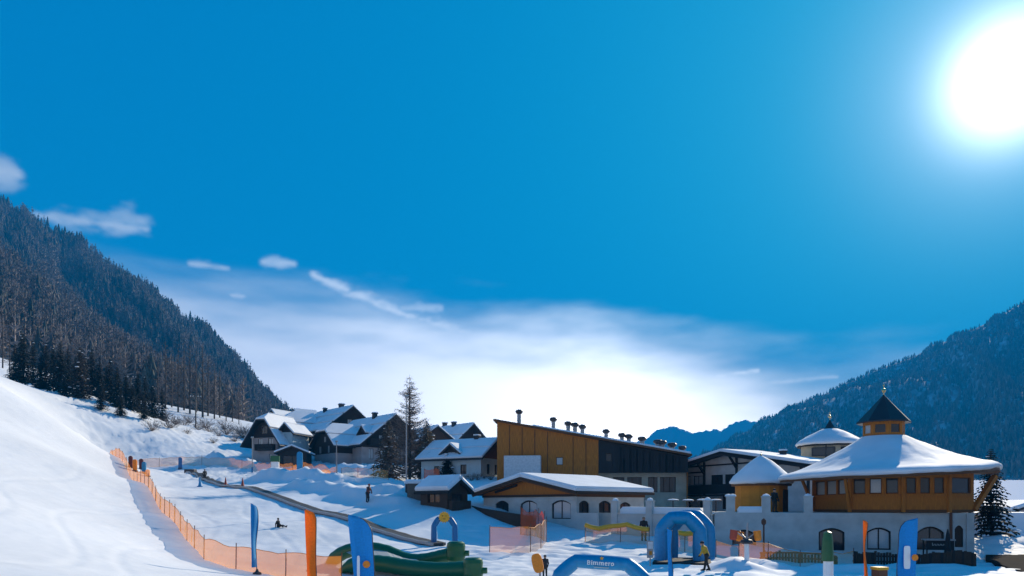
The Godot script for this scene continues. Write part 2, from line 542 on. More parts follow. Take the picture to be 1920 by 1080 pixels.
func land(x: float, z: float) -> float:   # height of the snow
	var u := clampf((x - CX0) / CS, 0.0, CNX - 1.001)
	var w := clampf((z - CZ0) / CS, 0.0, CNZ - 1.001)
	var i := int(u)
	var j := int(w)
	u -= i
	w -= j
	var k := j * CNX + i
	var y := lerpf(lerpf(coarse[k], coarse[k + 1], u), lerpf(coarse[k + CNX], coarse[k + CNX + 1], u), w)
	var p := Vector2(x, z)
	for b in banks:
		var a: Vector2 = b[0]
		if absf(p.y - a.y) > 9.0:
			continue
		var d: Vector2 = b[1] - a
		var t := clampf((p - a).dot(d) / maxf(d.length_squared(), 0.01), 0.0, 1.0)
		var r2: float = (p - a - d * t).length_squared() / (b[2] * b[2])
		if r2 < 6.0:
			y += b[3] * exp(-r2) * (1.0 + 0.6 * relief.get_noise_2d(x * 5.0, z * 5.0))
	return y

func detail(x: float, z: float) -> float:   # tracks, groomer ridges and wind ripples
	# how far right of the groomed piste: its edge runs along the net fence and then up to the wood
	var y := relief.get_noise_2d(x, z) * 0.12
	var edge := -58.0 + (z + 105.0) * 0.72
	if z < -105.0:
		edge = -58.0 + (z + 105.0) * 1.1
	var wild := smoothstep(edge - 3.0, edge + 2.0, x)
	if z < -96.0:
		y += wild * rough.get_noise_2d(x * 2.6 + z * 1.4, z * 0.5) * 0.5
		y += wild * (absf(rough.get_noise_2d(x * 2.2 + z * 1.6 + 40.0, z * 0.9 - x * 0.5)) - 0.2) * -0.6
	else:
		y += wild * rough.get_noise_2d(x * 2.2, z * 1.2) * 0.1
		if z > -60.0 and x > -4.0:
			y += rough.get_noise_2d(x * 3.0 + z * 1.5, z * 5.0) * 0.2
	if wild < 1.0:
		y += (1.0 - wild) * rough.get_noise_2d(x * 1.6 + z * 1.1, z * 0.22 - x * 0.15) * 0.07
	# ski tracks
	if z > -70.0 and z < -6.0 and x < -1.0 and x > -46.0:
		for k in 9:
			var lane := -6.0 - 4.4 * k + (z + 30.0) * (0.28 + 0.05 * k) + (2.2 - 0.12 * k) * sin(z * (0.13 + 0.017 * k) + k * 2.1)
			var off := absf(x - lane)
			if off < 0.9:
				y -= 0.03 * exp(-off * off / 0.05) - 0.012 * exp(-(off - 0.42) * (off - 0.42) / 0.04)
	return y

func ground(x: float, z: float) -> float:
	return land(x, z) + detail(x, z)

func on(p: Vector2) -> Vector3:
	return Vector3(p.x, ground(p.x, p.y), p.y)

func lines(a: float, b: float, fine0: float, fine1: float) -> PackedFloat32Array:
	var out := PackedFloat32Array()
	var p := a
	while p < b:
		out.append(p)
		p += 0.3 if p > fine0 and p < fine1 else 0.66
	out.append(b)
	return out

func make_land() -> void:
	relief.seed = 3
	relief.frequency = 0.05
	rough.seed = 8
	rough.frequency = 0.14
	rough.fractal_octaves = 3
	solve_land()
	var st := SurfaceTool.new()
	st.begin(Mesh.PRIMITIVE_TRIANGLES)
	st.set_smooth_group(0)
	# fine grid in the valley floor
	var x0 := -118.0
	var x1 := 62.0
	var z0 := -158.0
	var z1 := 14.0
	var lx := lines(x0, x1, -44.0, 8.0)
	var lz := lines(z0, z1, -66.0, -6.0)
	var nx := lx.size() - 1
	var nz := lz.size() - 1
	var base := 0
	for j in nz + 1:
		for i in nx + 1:
			st.add_vertex(Vector3(lx[i], ground(lx[i], lz[j]), lz[j]))
	for j in nz:
		for i in nx:
			var k := j * (nx + 1) + i
			for t in [k, k + nx + 2, k + nx + 1, k, k + 1, k + nx + 2]:
				st.add_index(t)
	base = (nx + 1) * (nz + 1)
	# coarse grid beyond, out to the foot of the mountains
	var c := 9.0
	var n := 240
	for j in n + 1:
		for i in n + 1:
			var x := (i - n * 0.5) * c
			var z := (j - n * 0.5) * c - 300.0
			var y := land(x, z)
			if x > x0 + 1.0 and x < x1 - 1.0 and z > z0 + 1.0 and z < z1 - 1.0:
				y -= 2.5
			y -= 0.12
			st.add_vertex(Vector3(x, y, z))
	for j in n:
		for i in n:
			var x := (i - n * 0.5) * c
			var z := (j - n * 0.5) * c - 300.0
			if x > x0 + 1.0 and x + c < x1 - 1.0 and z > z0 + 1.0 and z + c < z1 - 1.0:
				continue
			var k := base + j * (n + 1) + i
			for t in [k, k + n + 2, k + n + 1, k, k + 1, k + n + 2]:
				st.add_index(t)
	st.generate_normals()
	structure("snow_ground", st.commit(), M.snow)

# ---------------------------------------------------------------- mountains
func along(line: Array, t: float) -> Vector3:
	var f := t * (line.size() - 1)
	var i := mini(int(f), line.size() - 2)
	return (line[i] as Vector3).lerp(line[i + 1], f - i)

func make_hill(called: String, foot: Array, crest: Array, back: Array, cols: int, rows: int, gully: float, m: Material, seed_: int) -> Array:
	var f := FastNoiseLite.new()
	f.seed = seed_
	f.frequency = 1.0
	f.fractal_octaves = 4
	var grid := []
	for j in rows + 1:
		var row := []
		for i in cols + 1:
			var s := float(i) / cols
			var t := float(j) / rows
			var a := along(foot, s)
			var b := along(crest, s)
			var p: Vector3
			if t <= 0.8:
				var q := t / 0.8
				p = a.lerp(b, q)
				p.y = lerpf(a.y, b.y, pow(q, 1.12))
				var k := sin(PI * q)
				p.y += gully * k * f.get_noise_2d(s * 5.0 + q * 1.2, q * 1.6)
				p.y += gully * 0.35 * sqrt(q) * f.get_noise_2d(s * 18.0 + 7.0, q * 5.0) * (1.0 if q < 0.99 else 0.4)
			else:
				p = b.lerp(along(back, s), (t - 0.8) / 0.2)
			row.append(p)
		grid.append(row)
	var st := SurfaceTool.new()
	st.begin(Mesh.PRIMITIVE_TRIANGLES)
	for j in rows:
		for i in cols:
			for q in [[j, i], [j, i + 1], [j + 1, i + 1], [j, i], [j + 1, i + 1], [j + 1, i]]:
				st.add_vertex(grid[q[0]][q[1]])
	st.index()
	st.generate_normals()
	var o := structure(called, st.commit(), m)
	o.set_meta("label", "hill")
	o.remove_meta("label")
	return grid

func small_conifer(tiers: int, bare: bool) -> ArrayMesh:   # 1 m tall, for a wood seen from far away
	var mb := MB.new()
	rng.seed = 5 + tiers
	if bare:
		for k in 26:
			var a := rng.randf() * TAU
			var y := 0.12 + 0.8 * rng.randf()
			var r := 0.2 * (1.0 - y) + 0.04
			var d := Vector3(cos(a), 0, sin(a))
			var side := Vector3(-d.z, 0, d.x) * 0.018
			mb.tri(Vector3(0, y, 0) - side, Vector3(0, y, 0) + side, Vector3(0, y + 0.05, 0) + d * r + Vector3(0, 0.03, 0))
			mb.tri(Vector3(0, y - 0.03, 0), Vector3(0, y + 0.03, 0), Vector3(0, y + 0.06, 0) + d * r)
		mb.tube([Vector3(0, -0.1, 0), Vector3(0, 1, 0)], [0.022, 0.004], 4, false)
	else:
		for k in tiers:
			var y0 := 0.1 + 0.82 * k / tiers
			var y1 := minf(y0 + 0.36, 1.0)
			var r := 0.2 * (1.0 - float(k) / tiers) + 0.03
			var n := 7
			for i in n:
				var a := TAU * (i + 0.5 * (k % 2)) / n
				var b := TAU * (i + 1 + 0.5 * (k % 2)) / n
				var c := (a + b) * 0.5
				var low := y0 + rng.randf() * 0.05
				var p := Vector3(cos(a) * r * 0.55, low + 0.08, sin(a) * r * 0.55)
				var q := Vector3(cos(b) * r * 0.55, low + 0.08, sin(b) * r * 0.55)
				var tip := Vector3(cos(c) * r * (0.9 + 0.3 * rng.randf()), low - 0.02, sin(c) * r)
				mb.tri(Vector3(0, y1, 0), q, tip)
				mb.tri(Vector3(0, y1, 0), tip, p)
		mb.tube([Vector3(0, -0.1, 0), Vector3(0, 0.3, 0)], [0.025, 0.02], 4, false)
	return mb.mesh()

func plant_wood(called: String, label: String, grid: Array, number: int, mesh: Mesh, tall: float, tones: Array, gap: float, seed_: int, t0 := 0.0, t1 := 0.8) -> void:
	var f := FastNoiseLite.new()
	f.seed = seed_
	f.frequency = 1.0
	rng.seed = seed_
	var place := []
	var rows := grid.size() - 1
	var cols: int = grid[0].size() - 1
	var tries := 0
	while place.size() < number and tries < number * 3:
		tries += 1
		var s := rng.randf()
		var t := lerpf(t0, t1, rng.randf())
		if f.get_noise_2d(s * 9.0, t * 4.0) + 0.5 * f.get_noise_2d(s * 40.0, t * 8.0) < gap:
			continue
		var u := s * cols
		var w := t * rows
		var i := mini(int(u), cols - 1)
		var j := mini(int(w), rows - 1)
		var a: Vector3 = (grid[j][i] as Vector3).lerp(grid[j][i + 1], u - i)
		var b: Vector3 = (grid[j + 1][i] as Vector3).lerp(grid[j + 1][i + 1], u - i)
		place.append(a.lerp(b, w - j))
	var mm := MultiMesh.new()
	mm.transform_format = MultiMesh.TRANSFORM_3D
	mm.use_colors = true
	mm.mesh = mesh
	mm.instance_count = place.size()
	for i in place.size():
		var h := tall * rng.randf_range(0.6, 1.25)
		var wide := h * rng.randf_range(0.85, 1.25)
		var b := Basis(Vector3.UP, rng.randf() * TAU).scaled(Vector3(wide, h, wide))
		mm.set_instance_transform(i, Transform3D(b, place[i]))
		var c: Color = tones[rng.randi() % tones.size()]
		mm.set_instance_color(i, c * rng.randf_range(0.75, 1.25))
	var o := MultiMeshInstance3D.new()
	o.name = called
	o.multimesh = mm
	o.material_override = M.needles
	add_child(o)
	o.set_meta("kind", "stuff")
	tag(o, label, "wood")

func make_mountains() -> void:
	var scree := grain(3, 0.03, 0.0, 1.0, 61, 512, 512, 5)
	var gi := scree.get_image()
	for y in gi.get_height():
		for x in gi.get_width():
			var g := smoothstep(0.45, 0.7, gi.get_pixel(x, y).r)
			gi.set_pixel(x, y, Color(0.17, 0.15, 0.14).lerp(Color(0.62, 0.62, 0.64), g).linear_to_srgb())
	var litter := mat(1, 1, 1, 0.95, ImageTexture.create_from_image(gi), Vector3(0.004, 0.004, 0.004), true)
	var spruce := small_conifer(5, false)
	var larch := small_conifer(0, true)
	var dark := [Color(0.045, 0.055, 0.045), Color(0.06, 0.064, 0.055), Color(0.1, 0.085, 0.075)]
	var brown := [Color(0.22, 0.17, 0.14), Color(0.27, 0.21, 0.18), Color(0.18, 0.145, 0.125)]
	var g := make_hill("wooded_mountain",
		[Vector3(-357.812, 49.965, -336.0), Vector3(-284.289, 48.739, -336.0), Vector3(-240.875, 48.564, -344.0), Vector3(-199.562, 45.413, -360.0), Vector3(-156.849, 41.212, -384.0), Vector3(-133.508, 38.294, -416.0), Vector3(-104.566, 31.175, -448.0)],
		[Vector3(-979.723, 540.234, -920.0), Vector3(-778.41, 459.709, -920.0), Vector3(-644.201, 377.842, -920.0), Vector3(-590.518, 355.698, -920.0), Vector3(-505.558, 302.744, -912.0), Vector3(-435.186, 253.962, -904.0), Vector3(-365.981, 202.729, -896.0), Vector3(-287.557, 117.652, -880.0), Vector3(-201.663, 44.363, -864.0)],
		[Vector3(-1448.286, 648.185, -1360.0), Vector3(-952.298, 449.789, -1360.0), Vector3(-522.83, 218.134, -1280.0), Vector3(-261.415, 44.246, -1120.0)], 90, 60, 34.0, litter, 17)
	plant_wood("mountain_spruces", "dark spruce wood covering the steep mountain behind the ski slope", g, 7500, spruce, 17.0, dark, -0.22, 41)
	plant_wood("mountain_larches", "leafless brown larch wood mixed over the steep mountain behind ski slope", g, 11000, larch, 18.0, brown, -0.3, 42)
	var spur := make_hill("wooded_spur",
		[Vector3(-223.632, 41.693, -210.0), Vector3(-166.229, 41.821, -215.0), Vector3(-150.547, 44.173, -215.0), Vector3(-132.932, 38.684, -225.0), Vector3(-115.536, 36.66, -240.0), Vector3(-94.821, 31.846, -260.0)],
		[Vector3(-511.16, 220.468, -480.0), Vector3(-388.621, 185.457, -480.0), Vector3(-336.105, 163.75, -480.0), Vector3(-304.595, 139.943, -480.0), Vector3(-266.083, 111.934, -480.0), Vector3(-215.974, 77.105, -470.0), Vector3(-164.114, 50.008, -450.0)],
		[Vector3(-596.353, 219.884, -560.0), Vector3(-392.123, 154.531, -560.0), Vector3(-310.43, 109.6, -560.0), Vector3(-196.937, 50.665, -540.0)], 60, 30, 9.0, litter, 19)
	plant_wood("spur_larches", "leafless grey brown larches crowding the low spur above the dark spruces", spur, 3200, larch, 15.0, brown, -0.3, 43)
	plant_wood("spur_spruces", "scattered dark spruces standing among the larches of the low spur", spur, 700, spruce, 14.0, dark, -0.1, 44)
	var r := make_hill("hazy_mountain",
		[Vector3(190.372, 32.94, -900.0), Vector3(279.212, 31.956, -870.0), Vector3(378.118, 29.986, -810.0), Vector3(459.519, 30.752, -750.0), Vector3(546.171, 29.658, -720.0), Vector3(808.753, 34.91, -720.0)],
		[Vector3(368.053, 60.512, -1740.0), Vector3(480.197, 138.105, -1710.0), Vector3(575.93, 197.011, -1680.0), Vector3(673.961, 246.507, -1650.0), Vector3(803.501, 301.168, -1620.0), Vector3(927.79, 355.96, -1590.0), Vector3(1012.691, 397.098, -1560.0), Vector3(1076.915, 431.934, -1530.0), Vector3(1203.501, 517.623, -1500.0), Vector3(1411.379, 616.091, -1500.0), Vector3(1684.902, 681.737, -1500.0)],
		[Vector3(456.893, 66.42, -2160.0), Vector3(1071.335, 334.253, -2160.0), Vector3(1520.35, 491.803, -2160.0), Vector3(2426.258, 712.372, -2160.0)], 90, 50, 55.0, litter, 23)
	plant_wood("hazy_mountain_wood", "blue hazy spruce wood covering the backlit mountain behind the pavilion", r, 26000, spruce, 8.5, dark + brown, -0.55, 45)
	var rock := mat(0.22, 0.24, 0.27, 0.9)
	make_hill("distant_ridge",
		[Vector3(79.65, 53.181, -2730.0), Vector3(577.462, 53.181, -2730.0), Vector3(1075.274, 53.181, -2730.0), Vector3(1473.523, 53.181, -2730.0)],
		[Vector3(88.228, 113.684, -3024.0), Vector3(374.967, 201.912, -3024.0), Vector3(485.252, 254.849, -3024.0), Vector3(562.451, 294.551, -3024.0), Vector3(628.621, 334.253, -3024.0), Vector3(666.118, 336.459, -3024.0), Vector3(727.877, 316.608, -3024.0), Vector3(816.105, 321.019, -3024.0), Vector3(864.63, 321.019, -3024.0), Vector3(904.333, 349.693, -3024.0), Vector3(970.503, 362.927, -3024.0), Vector3(1025.646, 358.516, -3024.0), Vector3(1102.845, 356.31, -3024.0), Vector3(1235.186, 307.785, -3024.0), Vector3(1632.21, 157.798, -3024.0)],
		[Vector3(98.031, 101.431, -3360.0), Vector3(710.722, 248.477, -3360.0), Vector3(1323.414, 248.477, -3360.0), Vector3(1813.567, 125.938, -3360.0)], 160, 24, 40.0, rock, 29)
	# land in the valley behind the village closes the view below the ridges

# ---------------------------------------------------------------- building parts
# a wall in the local x/y plane facing +z; top is its upper outline, holes are [x0, x1, y0, y1, rise of the arch]
func wall(mb: MB, top: Array, y0: float, holes: Array, t: float) -> void:
	var xs := []
	for p in top:
		xs.append(p.x)
	for h in holes:
		var n: int = 8 if h[4] > 0.0 else 1
		for i in n + 1:
			xs.append(lerpf(h[0], h[1], float(i) / n))
	xs.sort()
	var up := func(x: float) -> float:
		for i in top.size() - 1:
			if x <= top[i + 1].x + 1e-6:
				return lerpf(top[i].y, top[i + 1].y, clampf((x - top[i].x) / maxf(top[i + 1].x - top[i].x, 1e-6), 0.0, 1.0))
		return top[-1].y
	var arch := func(h: Array, x: float) -> float:
		var k: float = (x - (h[0] + h[1]) * 0.5) / ((h[1] - h[0]) * 0.5)
		return h[3] - h[4] * minf(k * k, 1.0)
	for i in xs.size() - 1:
		var a: float = xs[i]
		var b: float = xs[i + 1]
		if b - a < 1e-5 or a < top[0].x - 1e-5 or b > top[-1].x + 1e-5:
			continue
		var m := (a + b) * 0.5
		var here := []
		for h in holes:
			if m > h[0] and m < h[1]:
				here.append(h)
		here.sort_custom(func(p, q): return p[2] < q[2])
		var la := y0
		var lb := y0
		for h in here:
			mb.quad(Vector3(a, la, 0), Vector3(b, lb, 0), Vector3(b, h[2], 0), Vector3(a, h[2], 0))
			var ta: float = arch.call(h, a)
			var tb: float = arch.call(h, b)
			mb.quad(Vector3(a, h[2], 0), Vector3(b, h[2], 0), Vector3(b, h[2], -t), Vector3(a, h[2], -t))
			mb.quad(Vector3(a, ta, -t), Vector3(b, tb, -t), Vector3(b, tb, 0), Vector3(a, ta, 0))
			la = ta
			lb = tb
		mb.quad(Vector3(a, la, 0), Vector3(b, lb, 0), Vector3(b, up.call(b), 0), Vector3(a, up.call(a), 0))
	for h in holes:
		mb.quad(Vector3(h[0], h[2], 0), Vector3(h[0], h[2], -t), Vector3(h[0], h[3] - h[4], -t), Vector3(h[0], h[3] - h[4], 0))
		mb.quad(Vector3(h[1], h[2], -t), Vector3(h[1], h[2], 0), Vector3(h[1], h[3] - h[4], 0), Vector3(h[1], h[3] - h[4], -t))

# glazing for a hole of wall(): the pane with its frame, bars and, if asked, a sill
func window(parent: Node, xf: Transform3D, h: Array, t: float, pane: Material, frame: Material, bars := 1, cross_bars := 0, called := "window") -> void:
	var g := MB.new()
	g.xf = xf
	var out := PackedVector2Array()
	out.append(Vector2(h[0], h[2]))
	out.append(Vector2(h[1], h[2]))
	var n: int = 8 if h[4] > 0.0 else 1
	for i in n + 1:
		var x: float = lerpf(h[1], h[0], float(i) / n)
		var k: float = (x - (h[0] + h[1]) * 0.5) / ((h[1] - h[0]) * 0.5)
		out.append(Vector2(x, h[3] - h[4] * k * k))
	g.prism(out, Vector3(0, 0, -t - 0.02), Vector3.RIGHT, Vector3.UP, 0.04)
	var o := part(called, g, pane, parent)
	var f := MB.new()
	f.xf = xf
	var w := minf(0.09, (h[1] - h[0]) * 0.09)
	var mid := Vector2((h[0] + h[1]) * 0.5, (h[2] + h[3]) * 0.5)
	var z := -t + 0.02
	for i in out.size():
		var a := out[i]
		var b := out[(i + 1) % out.size()]
		var ia := a + (mid - a).normalized() * w * 1.35
		var ib := b + (mid - b).normalized() * w * 1.35
		f.quad(Vector3(a.x, a.y, z + 0.06), Vector3(b.x, b.y, z + 0.06), Vector3(ib.x, ib.y, z + 0.06), Vector3(ia.x, ia.y, z + 0.06))
		f.quad(Vector3(ia.x, ia.y, z + 0.06), Vector3(ib.x, ib.y, z + 0.06), Vector3(ib.x, ib.y, z), Vector3(ia.x, ia.y, z))
	for i in bars:
		var x: float = lerpf(h[0], h[1], (i + 1.0) / (bars + 1))
		f.box(Vector3(x, (h[2] + h[3] - h[4] * 0.2) * 0.5, z + 0.025), Vector3(w * 0.8, h[3] - h[2] - 0.08 - h[4] * 0.1, 0.05))
	for i in cross_bars:
		var y: float = lerpf(h[2], h[3] - h[4], (i + 1.0) / (cross_bars + 1))
		f.box(Vector3(mid.x, y, z + 0.022), Vector3(h[1] - h[0] - 0.1, w * 0.7, 0.042))
	part("frame", f, frame, o)

const SIDE := Basis(Vector3(0, 0, -1), Vector3(0, 1, 0), Vector3(1, 0, 0))    # a wall facing local +x
const LEFT := Basis(Vector3(0, 0, 1), Vector3(0, 1, 0), Vector3(-1, 0, 0))    # a wall facing local -x

# A gabled block. Local frame: gable front in the plane z = 0 facing +z, width along x, ridge running to -z.
# d: w, l, eave, ridge, over (eaves), front (overhang), clip (0 to 1, how much of the gable is clipped by a small hip), split (height where timber starts), holes, side_holes, bands
func block(parent: Node, xf: Transform3D, d: Dictionary) -> void:
	var w: float = d.w * 0.5
	var l: float = d.l
	var e: float = d.eave
	var r: float = d.ridge
	var y0: float = d.get("base", -1.5)
	var split: float = d.get("split", y0)
	var clip: float = d.get("clip", 0.0)
	var over: float = d.get("over", 0.8)
	var ahead: float = d.get("front", 0.9)
	var low: Material = d.get("low", M.grey_plaster)
	var high: Material = d.get("high", M.timber)
	var t := 0.16
	var cy := r - clip * (r - e)          # where the hip starts
	var cw := w * (r - cy) / (r - e)
	var top := [Vector2(-w, e), Vector2(0, r), Vector2(w, e)]
	if clip > 0.0:
		top = [Vector2(-w, e), Vector2(-cw, cy), Vector2(cw, cy), Vector2(w, e)]
	var holes: Array = d.get("holes", [])
	var sides: Array = d.get("side_holes", [])
	var lefts: Array = d.get("left_holes", [])
	var pick := func(hs: Array, a: float, b: float) -> Array:
		return hs.filter(func(h): return h[2] >= a - 0.01 and h[3] <= b + 0.01)
	if split > y0:
		var p := MB.new()
		var s2 := minf(split, e)
		for q in [[xf, w * 2.0, holes, -w], [xf * Transform3D(SIDE, Vector3(w, 0, 0)), l, sides, 0.0], [xf * Transform3D(LEFT, Vector3(-w, 0, -l)), l, lefts, 0.0]]:
			p.xf = q[0]
			wall(p, [Vector2(q[3], s2), Vector2(q[3] + q[1], s2)], y0, pick.call(q[2], y0, s2), t)
		p.xf = xf
		p.quad(Vector3(w, y0, -l), Vector3(-w, y0, -l), Vector3(-w, s2, -l), Vector3(w, s2, -l))
		part("wall", p, low, parent)
	var u := MB.new()
	u.xf = xf
	var from := maxf(split, y0)
	if split > y0:
		u.xf = xf * Transform3D(Basis.IDENTITY, Vector3(0, 0, 0.0))
	wall(u, top, minf(from, e), pick.call(holes, minf(from, e), r), t)
	if from < e:
		u.xf = xf * Transform3D(SIDE, Vector3(w, 0, 0))
		wall(u, [Vector2(0, e), Vector2(l, e)], from, pick.call(sides, from, e), t)
		u.xf = xf * Transform3D(LEFT, Vector3(-w, 0, -l))
		wall(u, [Vector2(0, e), Vector2(l, e)], from, pick.call(lefts, from, e), t)
		u.xf = xf
		u.quad(Vector3(w, from, -l), Vector3(-w, from, -l), Vector3(-w, e, -l), Vector3(w, e, -l))
	u.xf = xf
	part("gable", u, high, parent)
	u = MB.new()
	u.xf = xf
	u.tri(Vector3(w, e, -l), Vector3(-w, e, -l), Vector3(0, r, -l))
	part("rear_gable", u, high, parent)
	for h in holes:
		window(parent, xf, h, t, M.curtain_pane if h.size() > 5 else M.pane, d.get("frame", M.timber), 1)
	for h in sides:
		window(parent, xf * Transform3D(SIDE, Vector3(w, 0, 0)), h, t, M.curtain_pane if h.size() > 5 else M.pane, d.get("frame", M.timber), 1)
	for h in lefts:
		window(parent, xf * Transform3D(LEFT, Vector3(-w, 0, -l)), h, t, M.curtain_pane if h.size() > 5 else M.pane, d.get("frame", M.timber), 1)
	# roof: two slopes and the small hip; the snow lies on it in bands between the snow guards
	var slope := (r - e) / w
	var ex := w + over
	var ey := e - over * slope
	var hip := clip * (r - e) * 1.1
	var th := 0.2
	var lift := th * sqrt(1.0 + slope * slope)
	var roof := MB.new()
	roof.xf = xf
	var snow := MB.new()
	snow.xf = xf
	var back: float = -l - d.get("rear", 0.5)
	var deep: float = d.get("snow", 0.28)
	var bands: int = d.get("bands", 3)
	var sc := (cy - ey) / (r - ey)
	for sx in [-1.0, 1.0]:
		var at := func(s: float, z: float) -> Vector3:
			return Vector3(sx * ex * (1.0 - s), lerpf(ey, r, s) + lift, z)
		var zf := func(s: float) -> float:
			return ahead if s <= sc or clip <= 0.0 else lerpf(ahead, -hip, (s - sc) / maxf(1.0 - sc, 1e-4))
		var o := [at.call(0.0, ahead), at.call(0.0, back), at.call(1.0, back), at.call(1.0, zf.call(1.0))]
		if clip > 0.0:
			o.append(at.call(sc, ahead))
		roof.slab(o, th)
		for b in bands:
			var s0 := float(b) / bands + (0.02 if b > 0 else 0.004)
			var s1 := float(b + 1) / bands - (0.02 if b < bands - 1 else 0.0)
			var q := [at.call(s0, zf.call(s0) - 0.05), at.call(s0, back + 0.05), at.call(s1, back + 0.05), at.call(s1, zf.call(s1) - 0.05)]
			if clip > 0.0 and sc > s0 and sc < s1:
				q.append(at.call(sc, ahead - 0.05))
			for i in q.size():
				q[i] += Vector3(0, deep, 0)
			snow.slab(q, deep * 0.92, deep * 0.35)
	if clip > 0.0:
		var a := Vector3(-ex * (1.0 - sc), cy + lift, ahead)
		var b := Vector3(ex * (1.0 - sc), cy + lift, ahead)
		var c := Vector3(0, r + lift, -hip)
		roof.slab([a, b, c], th)
		var k := Vector3(0, deep, 0)
		snow.slab([a + k, b + k, c + k], deep * 0.92, deep * 0.4)
	var ro := part(d.get("roof_name", "roof"), roof, d.get("roofing", M.roofing), parent)
	part("roof_snow", snow, M.roof_snow, ro)

func chimney(parent: Node, at: Vector3, w: float, h: float) -> void:
	var c := MB.new()
	c.box(at + Vector3(0, h * 0.5 - 0.6, 0), Vector3(w, h + 1.2, w))
	c.box(at + Vector3(0, h + 0.06, 0), Vector3(w * 1.3, 0.12, w * 1.3))
	var o := part("chimney", c, M.roofing, parent)
	var s := MB.new()
	s.box(at + Vector3(0, h + 0.2, 0), Vector3(w * 1.2, 0.16, w * 1.2))
	part("chimney_snow", s, M.roof_snow, o)

func balcony(parent: Node, xf: Transform3D, x0: float, x1: float, y: float, out: float, high: float, m: Material) -> void:
	var b := MB.new()
	b.xf = xf
	b.box(Vector3((x0 + x1) * 0.5, y - 0.08, out * 0.5), Vector3(x1 - x0, 0.16, out))
	var o := part("balcony", b, m, parent)
	var n := int((x1 - x0) / 0.16)
	var s := MB.new()
	s.xf = xf
	for i in n:
		s.box(Vector3(lerpf(x0, x1, (i + 0.5) / n), y + high * 0.5, out - 0.04), Vector3(0.13, high - 0.1, 0.04))
	s.box(Vector3((x0 + x1) * 0.5, y + high, out - 0.04), Vector3(x1 - x0, 0.1, 0.1))
	s.box(Vector3(x0 + 0.04, y + high * 0.5, out * 0.5), Vector3(0.06, high, out))
	s.box(Vector3(x1 - 0.04, y + high * 0.5, out * 0.5), Vector3(0.06, high, out))
	part("railing", s, m, o)

func wing_at(side: float, w: float, z: float) -> Transform3D:   # a cross gable looking out of the left (-1) or right (1) long wall
	return Transform3D(LEFT if side < 0.0 else SIDE, Vector3(side * w, 0, z))

